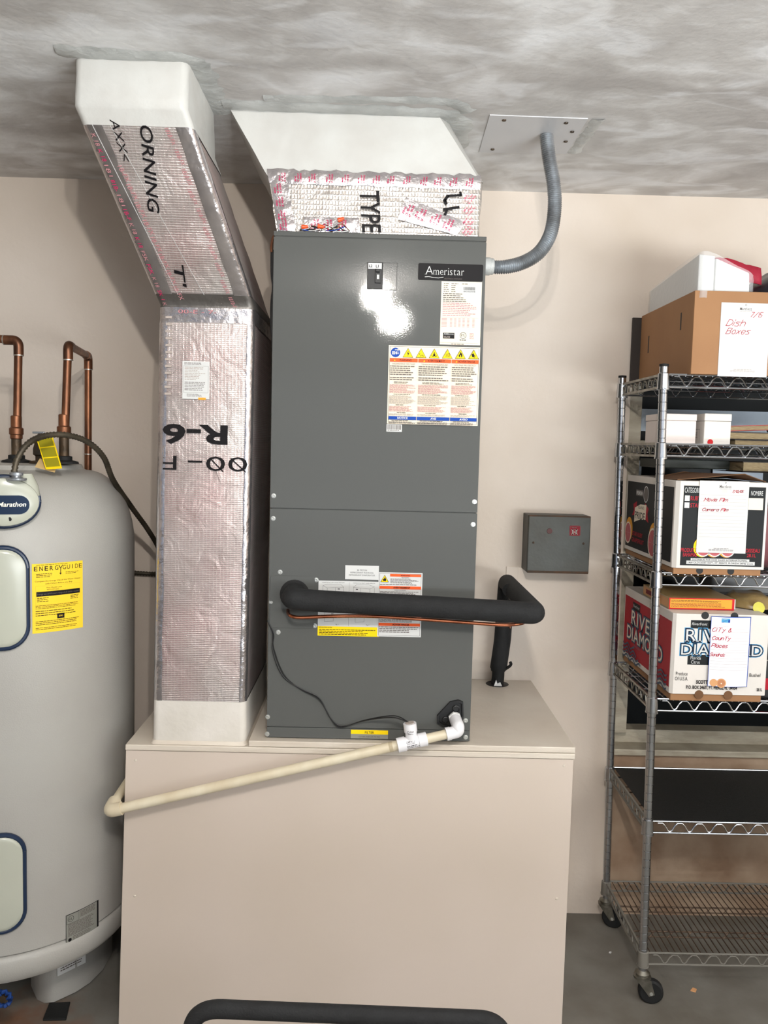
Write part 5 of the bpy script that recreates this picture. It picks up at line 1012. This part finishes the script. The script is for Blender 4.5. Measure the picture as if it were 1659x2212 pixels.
# -- shelf 3: black and white fruit carton
z3 = DZ(2)
bxx0, bxx1, bY0, bY1 = (0.8589, 2.36, 1.3181)[0], (1.1218, 2.36, 1.3176)[0], 2.36, 2.83; bzt = (0.8521, 2.36, 1.5715)[2]; bzb = z3+0.018
ip = thing('fruit_carton', 'black-panelled white fruit carton with a headed note, on the third shelf', 'carton', ((bxx0+bxx1)/2, 2.6, z3))
carton(bxx0+0.004, bxx1-0.006, bY0+0.006, bY1-0.004, z3, z3+0.03, KRAFT, ip, 'inner_tray'); carton(bxx0, bxx1, bY0, bY1, bzb, bzt, CARDW, ip, 'outer_sleeve', ch=0.010)
MB().prism([(bxx0+0.004, bY0+0.01, bzt+0.001), (bxx0+0.20, bY0+0.02, bzt+0.022), (bxx1-0.002, bY0+0.015, bzt+0.001), (bxx1, bY0+0.25, bzt+0.001), (bxx0+0.1, bY0+0.22, bzt+0.02), (bxx0+0.002, bY0+0.2, bzt+0.001)], (0, 0, 0.002), KRAFTD).build('top_flap', ip, smooth=False)
for q in (0.08, 0.17): MB().lathe([(0.010, 0), (0.010, 0.0006), (0.0, 0.0007)], (bxx0+q, bY0+0.0058, z3+0.012), (0, -1, 0), GREYD, 16).build('vent_hole', ip)
pr = front(bxx0+0.010, bzt, bxx1, bzb, bY0); pr.f = (lambda g: lambda a, b, h: g(a, b*1.12, h))(pr.f); W_, H_ = pr.W, pr.H/1.12
pr.rect(0.010, 0.012, W_-0.018, H_-0.020, I_BLK2); pr.up()
pr.text('CATEGORIE I', 0.013, 0.030, 0.014, I_WHT, w=0.048); pr.text('NOMBRE', W_-0.050, 0.033, 0.012, I_WHT, w=0.034)
for i, t in enumerate(('RUBY', 'STAR')): pr.rect(0.014, 0.037+i*0.018, 0.014, 0.014, I_WHT); pr.text(t, 0.031, 0.049+i*0.018, 0.011, I_CRD, w=0.028, bold=0.02)
pr.rect(W_-0.056, 0.040, 0.042, 0.030, I_CRM)
pr.poly([(0.055, 0.075), (0.075, 0.085), (0.075, 0.12), (0.052, 0.115), (0.062, 0.10)], I_CRD)
for cx, k in ((0.072, 1), (0.105, 1), (0.142, 1)):
    pr.circ(cx, H_-0.056, 0.026, I_YEL if cx < 0.1 else I_AMB, n=24); 
pr.up()
for cx in (0.072, 0.105, 0.142): pr.circ(cx+0.003, H_-0.053, 0.022, I_WHT, n=24); 
pr.up()
for cx in (0.072, 0.105, 0.142): pr.circ(cx+0.003, H_-0.053, 0.019, I_GRPF, n=24)
pr.text('PRODUIT DES', 0.010, H_-0.043, 0.010, I_CRD, w=0.058, bold=0.02); pr.text('BAHAMAS', 0.017, H_-0.031, 0.010, I_CRD, w=0.040, bold=0.02)
pr.text('BOISSEAU', W_-0.063, H_-0.045, 0.010, I_CRD, w=0.048, bold=0.02); pr.text('28.1L', W_-0.052, H_-0.033, 0.009, I_CRD, w=0.026, bold=0.02)
pr.up(); pr.rect(0.040, H_-0.027, W_-0.084, 0.0075, I_WHT); pr.rect(0.028, H_-0.0205, W_-0.056, 0.009, I_WHT); pr.up()
pr.text('DISTRIBUE PAR DNE SALES INTERNATIONAL', 0.044, H_-0.0215, 0.0045, I_BLK, w=W_-0.094, bold=0.01); pr.text('1900 OLD DIXIE HWY., FT. PIERCE, FLORIDA 34946 U.S.A.', 0.032, H_-0.0135, 0.0045, I_BLK, w=W_-0.064, bold=0.01)
pr.build('front_print', ip)
pr = PR(bY1-bY0-0.010, (bzt-bzb)/1.1, lambda a, b, h: V((bxx0-h, bY1-a, bzt-b*1.1)), sub=9); W_, H_ = pr.W, pr.H   # left side, x runs from the back to the front
pr.rect(0.012, 0.018, W_-0.022, H_-0.030, I_BLK2); pr.up()
pr.ring(0.205, 0.050, 0.024, 0.003, I_WHT, 22); pr.circ(0.205, 0.050, 0.0195, I_GRY, n=20); pr.rect(0.105, 0.040, 0.070, 0.018, I_GRY); pr.up(); pr.text('PREMIUM', 0.110, 0.0545, 0.011, I_WHT, w=0.060, bold=0.03)
pr.poly([(0.082, 0.085), (0.118, 0.075), (0.118, 0.115), (0.072, 0.120), (0.090, 0.102)], I_CRD); pr.poly([(0.20, 0.075), (0.238, 0.09), (0.228, 0.105), (0.242, 0.13), (0.20, 0.12)], I_CRD); pr.up()
pr.poly([(0.100, 0.095), (0.155, 0.082), (0.215, 0.080), (0.212, 0.123), (0.155, 0.127), (0.098, 0.138)], I_CRM); pr.up(); pr.text('PRIDE', 0.106, 0.126, 0.022, I_BLK2, w=0.098, bold=0.01); pr.text('ISLAND', 0.135, 0.095, 0.009, I_BLK2, w=0.058)
for cx, cy, r_, g in ((0.040, 0.175, 0.036, 0), (0.290, 0.182, 0.046, 1)):
    pr.circ(cx+0.010, cy-0.012, r_, I_AMB, n=24); pr.up(); pr.circ(cx, cy, r_*0.92, I_CRM, n=24); pr.up(); pr.circ(cx, cy, r_*0.80, I_GRPF, n=24); pr.up(); [pr.line([(cx, cy), (cx+r_*0.75*math.cos(a), cy+r_*0.75*math.sin(a))], 0.0015, I_FPK) for a in [k*math.pi/4 for k in range(8)]]
pr.text('STAR RUBY', 0.090, 0.178, 0.013, I_CRD, w=0.105, bold=0.02); pr.text('GRAPEFRUIT', 0.085, 0.197, 0.013, I_CRD, w=0.125, bold=0.02)
pr.build('side_print', ip)
x0, z1, x1, z0 = (0.9223, 1.5734, 1.0641, 1.3675)
t, pr = note(x0, z1, x1, z0, 2.357, 'hotel_note', 'white headed note marked Movie Film taped to the black-panelled fruit carton'); pr.paper(I_WHT); marriott(pr, pr.W*0.52, 0.019)
for i in range(13): pr.rect(0.004, 0.040+i*0.010, pr.W-0.010, 0.0004, I_LG)
pr.pen('7/10/05', pr.W*0.66, 0.032, 0.007, I_PEN, w=0.0014, slant=0.4, jit=0.15, gap=0.8, wide=0.8); pr.pen('Movie Film', 0.014, 0.058, 0.009, I_PEN, w=0.0015, slant=0.5, jit=0.2, gap=1.2, wide=1.05); pr.pen('Camera Film', 0.010, 0.086, 0.008, I_PEN, w=0.0015, slant=0.5, jit=0.2, gap=1.2, wide=1.05)
pr.bars(pr.W*0.35, pr.H-0.014, pr.W*0.3, 0.002, 1, I_GRY, .7, 0); pr.bars(pr.W*0.25, pr.H-0.010, pr.W*0.5, 0.006, 2, I_GRY, .4, 0); pr.rect(pr.W*0.46, 0.024, 0.014, 0.010, I_CRM); pr.build('note_sheet', t)
tag(MB().box(bxx0+0.03, bxx0+0.26, 2.60, 2.80, bzt+0.030, bzt+0.058, FOLD).build('dark_folder', smooth=False, bevel=0.003), 'flat dark green folder lying on the black-panelled fruit carton', 'folder')
t = thing('book', 'thick dark book with cream page edges above the black-panelled fruit carton', 'book', (1.1, 2.55, bzt+0.03)); c = MB(); x0, z1, x1, z0 = (1.105, 1.6289, 1.1769, 1.5987)
c.box(x0, x0+0.17, 2.50, 2.62, z1-0.002, z1, BOOKB); c.box(x0, x0+0.17, 2.50, 2.62, z0, z0+0.002, BOOKB); c.build('cover', t, smooth=False); MB().box(x0+0.003, x0+0.166, 2.502, 2.616, z0+0.0022, z1-0.0022, CREAM).build('pages', t, smooth=False)
tag(MB().box(x0-0.012, x0+0.18, 2.47, 2.70, bzt+0.0255, z0-0.001, BOOKB).build('black_case', smooth=False, bevel=0.004), 'flat black case under the thick book on the third shelf', 'case')
bgm = MB(); rows = []
for j in range(9):
    a = math.pi*j/8-math.pi/2; rr_ = math.cos(a)
    rows.append([V((bxx1+0.105+(0.095*rr_+0.005)*math.cos(t)*(1+0.06*math.sin(5*t+j)), 2.52+(0.11*rr_+0.01)*math.sin(t), z3+0.0975+0.097*math.sin(a))) for t in [2*math.pi*k/24 for k in range(24)]])
bgm.loft(rows, mat('dusty_pink_bag', (168, 120, 122), 0.4, 0, 0.5, 25, rgb2=(140, 84, 92), vscale=12)); tag(bgm.build('pink_bag', ang=70), 'dusty pink plastic bag right of the black-panelled carton, at the edge', 'bag')
# -- shelf 4: red and white citrus carton
z4 = DZ(3)
rx0, rx1 = (0.8698, 2.36, 0.9579)[0], (1.1473, 2.36, 0.9475)[0]; rzt = (0.8684, 2.36, 1.1892)[2]; rzb = z4+0.021
rd = thing('fruit_carton', 'red-sided white citrus carton with a striped note, on the fourth shelf', 'carton', ((rx0+rx1)/2, 2.6, z4))
carton(rx0+0.004, rx1-0.008, bY0+0.006, bY1-0.004, z4, z4+0.03, KRAFT, rd, 'inner_tray'); carton(rx0, rx1, bY0, bY1, rzb, rzt, CARDW, rd, 'outer_sleeve', ch=0.008)
for q in (0.085, 0.170): 
    MB().lathe([(0.013, 0), (0.013, 0.0008), (0.0, 0.0009)], (rx0+q, bY0, rzb+0.000), (0, -1, 0), KRAFTD, 16).build('vent_hole', rd)
    MB().lathe([(0.011, 0), (0.011, 0.0008), (0.0, 0.0009)], (rx0+q+0.005, bY0, rzt-0.004), (0, -1, 0), GREYD, 16).build('vent_hole', rd)
pr = front(rx0+0.008, rzt, rx1, rzb, bY0); pr.f = (lambda g: lambda a, b, h: g(a, b*1.22, h))(pr.f); W_, H_ = pr.W, pr.H/1.22
pr.rect(0.042, 0.015, 0.060, 0.020, I_BLK2); pr.rect(0.038, 0.098, 0.066, 0.024, I_BLK2); pr.up()
pr.text('Riverfront', 0.045, 0.027, 0.007, I_WHT, w=0.044, shear=0.3)
for f_, m in ((0.10, I_SKY), (0.065, I_NVY), (0.0, I_WHT)):
    pr.serif('RIVER', 0.030, 0.066, 0.031, m, w=0.152, fat=f_, sl=0.06, st=0.05); pr.serif('DIAMOND', 0.018, 0.098, 0.027, m, w=W_-0.034, fat=f_, sl=0.06, st=0.05); pr.up(3)
pr.up(); pr.text('Florida', 0.046, 0.109, 0.0085, I_WHT, w=0.030); pr.text('Citrus', 0.048, 0.119, 0.0085, I_WHT, w=0.025)
pr.text('Produce', 0.006, 0.148, 0.009, I_BLK, w=0.034); pr.text('Of U.S.A.', 0.004, 0.160, 0.009, I_BLK, w=0.038); pr.text('4/5 Bushel', W_-0.070, 0.148, 0.009, I_BLK, w=0.052)
pr.text('SCOTT', 0.066, 0.167, 0.0085, I_BLK, w=0.034, bold=0.04); pr.text('P.O. BOX 24607, FT. PIERCE, FL  34954', 0.038, 0.180, 0.0085, I_BLK, w=0.148, bold=0.03); pr.text('28.1L', W_-0.026, 0.182, 0.007, I_BLK, w=0.016, bold=0.03)
pr.build('front_print', rd)
pr = PR(bY1-bY0-0.008, (rzt-rzb)/1.2, lambda a, b, h: V((rx0-h, bY1-a, rzt-b*1.2))); W_, H_ = pr.W, pr.H
pr.rect(0.010, 0.022, W_-0.014, H_-0.036, I_CRD); pr.up()
pr.rect(0.095, 0.030, 0.075, 0.022, I_BLK2); pr.up(); pr.text('Riverfront', 0.100, 0.044, 0.009, I_WHT, w=0.062, shear=0.2)
for f_, m in ((0.10, I_NVY), (0.065, I_SLT), (0.0, I_CRM)):
    pr.serif('RIVER', 0.090, 0.092, 0.040, m, w=0.240, fat=f_, sl=0.06, st=0.05); pr.serif('DIAMOND', 0.050, 0.138, 0.038, m, w=0.345, fat=f_, sl=0.06, st=0.05); pr.up(3)
pr.text('Florida Citrus', 0.13, 0.150, 0.007, I_SLT, w=0.06)
for k in range(4):
    ys = 0.158+k*0.011; pr.line([(0.014+i*0.011, ys+0.0055*math.sin(i*1.05+k*0.2)) for i in range(12+k*2)], 0.005, I_SLT); pr.line([(W_-0.11+i*0.010, ys+0.004*math.sin(i*1.05)) for i in range(10)], 0.005, I_SLT)
pr.build('side_print', rd)
x0, z1, x1, z0 = (0.9752, 1.1852, 1.0904, 0.9802)
nt_ = thing('lined_note', 'curled blue-edged lined note with red handwriting on the citrus carton', 'note', (x0, 2.352, z0))
Wn, Hn = x1-x0, z1-z0
pr = PR(Wn, Hn, lambda a, b, h: V((x0+a, 2.3535-0.007*math.sin(math.pi*min(1, max(0, a/Wn)))-h, z1-b)), sub=0.010)
pr.paper(I_BLU); pr.paper(mat('note_paper', (232, 230, 236), 0.4, var=0.02), 0.0012, 0.002, Wn-0.0035, Hn-0.003)
for i in range(16): pr.rect(0.003, 0.028+i*0.0085, Wn-0.008, 0.0005, I_LG)
pr.rect(0.028, 0.005, 0.024, 0.012, I_SKY); pr.up(); pr.poly([(0.028, 0.017), (0.052, 0.017), (0.052, 0.008), (0.040, 0.011)], I_BLU); pr.text('Jekyll Island' if False else 'Coast', 0.030, 0.0085, 0.003, I_WHT, w=0.014)
pr.pen('CiTy &', 0.003, 0.044, 0.011, I_PEN, w=0.0016, slant=0.4, jit=0.2, gap=1.6, wide=0.95); pr.pen('CounTy', 0.004, 0.068, 0.010, I_PEN, w=0.0016, slant=0.4, jit=0.2, gap=1.2, wide=0.9); pr.pen('PLaces'.replace('L', 'l'), 0.004, 0.090, 0.010, I_PEN, w=0.0016, slant=0.4, jit=0.2, gap=1.2, wide=0.95); pr.pen("Sandra's", 0.001, 0.116, 0.009, I_PEN, w=0.0015, slant=0.4, jit=0.2, gap=0.9, wide=0.75)
for cx, r_ in ((0.016, 0.011), (0.037, 0.0135)):
    pr.circ(cx, Hn-0.011, r_, I_PEACH, n=20); pr.up(); 
pr.circ(0.037, Hn-0.011, 0.0105, ink('orange_slice', (190, 130, 92)), n=20); pr.up(); pr.circ(0.037, Hn-0.010, 0.002, I_CRM, n=10)
pr.build('note_sheet', nt_)
# flat orange carton on top, paper bag, grey bin behind
fx0, fzz1, fx1, fzz0 = (0.8758, 1.2214, 1.0711, 1.19)
oc = thing('flat_carton', 'flat red and orange food carton lying on the citrus carton', 'carton', (fx0, 2.5, rzt)); fzb = rzt+0.001; fh = 0.034
carton(fx0, fx1-0.002, 2.42, 2.66, fzb, fzb+fh, mat('tan_glossy_card', (176, 150, 100), 0.3, var=0.1), oc, bev=0.001)
pr = front(fx0, fzb+fh, fx1-0.002, fzb, 2.42); W_, H_ = pr.W, pr.H; pr.paper(I_RED); pr.paper(I_AMB, 0.003, 0.003, W_-0.010, H_-0.007); pr.bars(0.006, 0.007, W_-0.02, 0.006, 2, I_BLK, 0.4, 0.3); pr.bars(0.006, 0.015, W_-0.02, 0.013, 4, I_DKR, 0.4, 0.2); pr.build('front_print', oc)
pr = PR(0.24, H_, lambda a, b, h: V((fx0-h, 2.66-a, fzb+fh-b))); pr.rect(0.005, 0.004, 0.23, H_-0.008, I_PEACH); pr.up(); pr.rect(0.03, 0.010, 0.12, 0.014, I_DKR); pr.build('side_print', oc)
carton(fx1-0.0018, fx1+0.003, 2.425, 2.655, fzb+0.002, fzb+fh-0.002, I_WHT, oc, 'end_flap', bev=0)
pbm = MB(); rows = []
for j in range(7):
    a = j/6; rows.append([V((fx1+0.085+0.078*math.cos(t)*(1-0.45*a*a)*(1+0.05*math.sin(6*t)), 2.52+0.09*math.sin(t)*(1-0.4*a*a), rzt+0.003+0.036*a+0.004*math.sin(3*t+j)*(0 < j))) for t in [2*math.pi*k/26 for k in range(26)]])
pbm.loft(rows, mat('clear_brown_bag', (150, 128, 84), 0.3, 0, 0.8, 30, rgb2=(112, 88, 54), vscale=14)); bg = tag(pbm.build('crumpled_bag', ang=70), 'crumpled tan bag beside the flat carton on the citrus carton', 'bag')
MB().lathe([(0.0, 0), (0.016, 0.001), (0.018, 0.004), (0.0, 0.006)], (fx1+0.075, 2.432, rzt+0.008), (0, -1, 0.2), mat('lime_label', (204, 196, 60), 0.4, var=0.1), 14).build('lime_patch', parent=bg)
tag(MB().rbox(1.10, 1.42, 2.66, 2.78, rzt+0.006, rzt+0.085, mat('grey_bin_plastic', (122, 124, 126), 0.5, var=0.1), 0.01).build('grey_bin'), 'plain grey plastic bin behind the tan bag on the fourth shelf', 'bin')
rs = thing('dark_carton', 'dark carton with a red band right of the citrus carton at the edge', 'carton', (rx1+0.1, 2.5, z4)); carton(rx1+0.006, rx1+0.24, 2.41, 2.75, z4, z4+0.215, BLACK, rs)
pr = front(rx1+0.006, z4+0.215, rx1+0.24, z4, 2.41); pr.rect(0, 0.155, 0.234, 0.035, I_CRD); pr.rect(0, 0.100, 0.234, 0.002, I_LG); pr.build('printed_band', rs)
for o in list(C.objects):
    if o.type == 'MESH': o.data.name = o.name
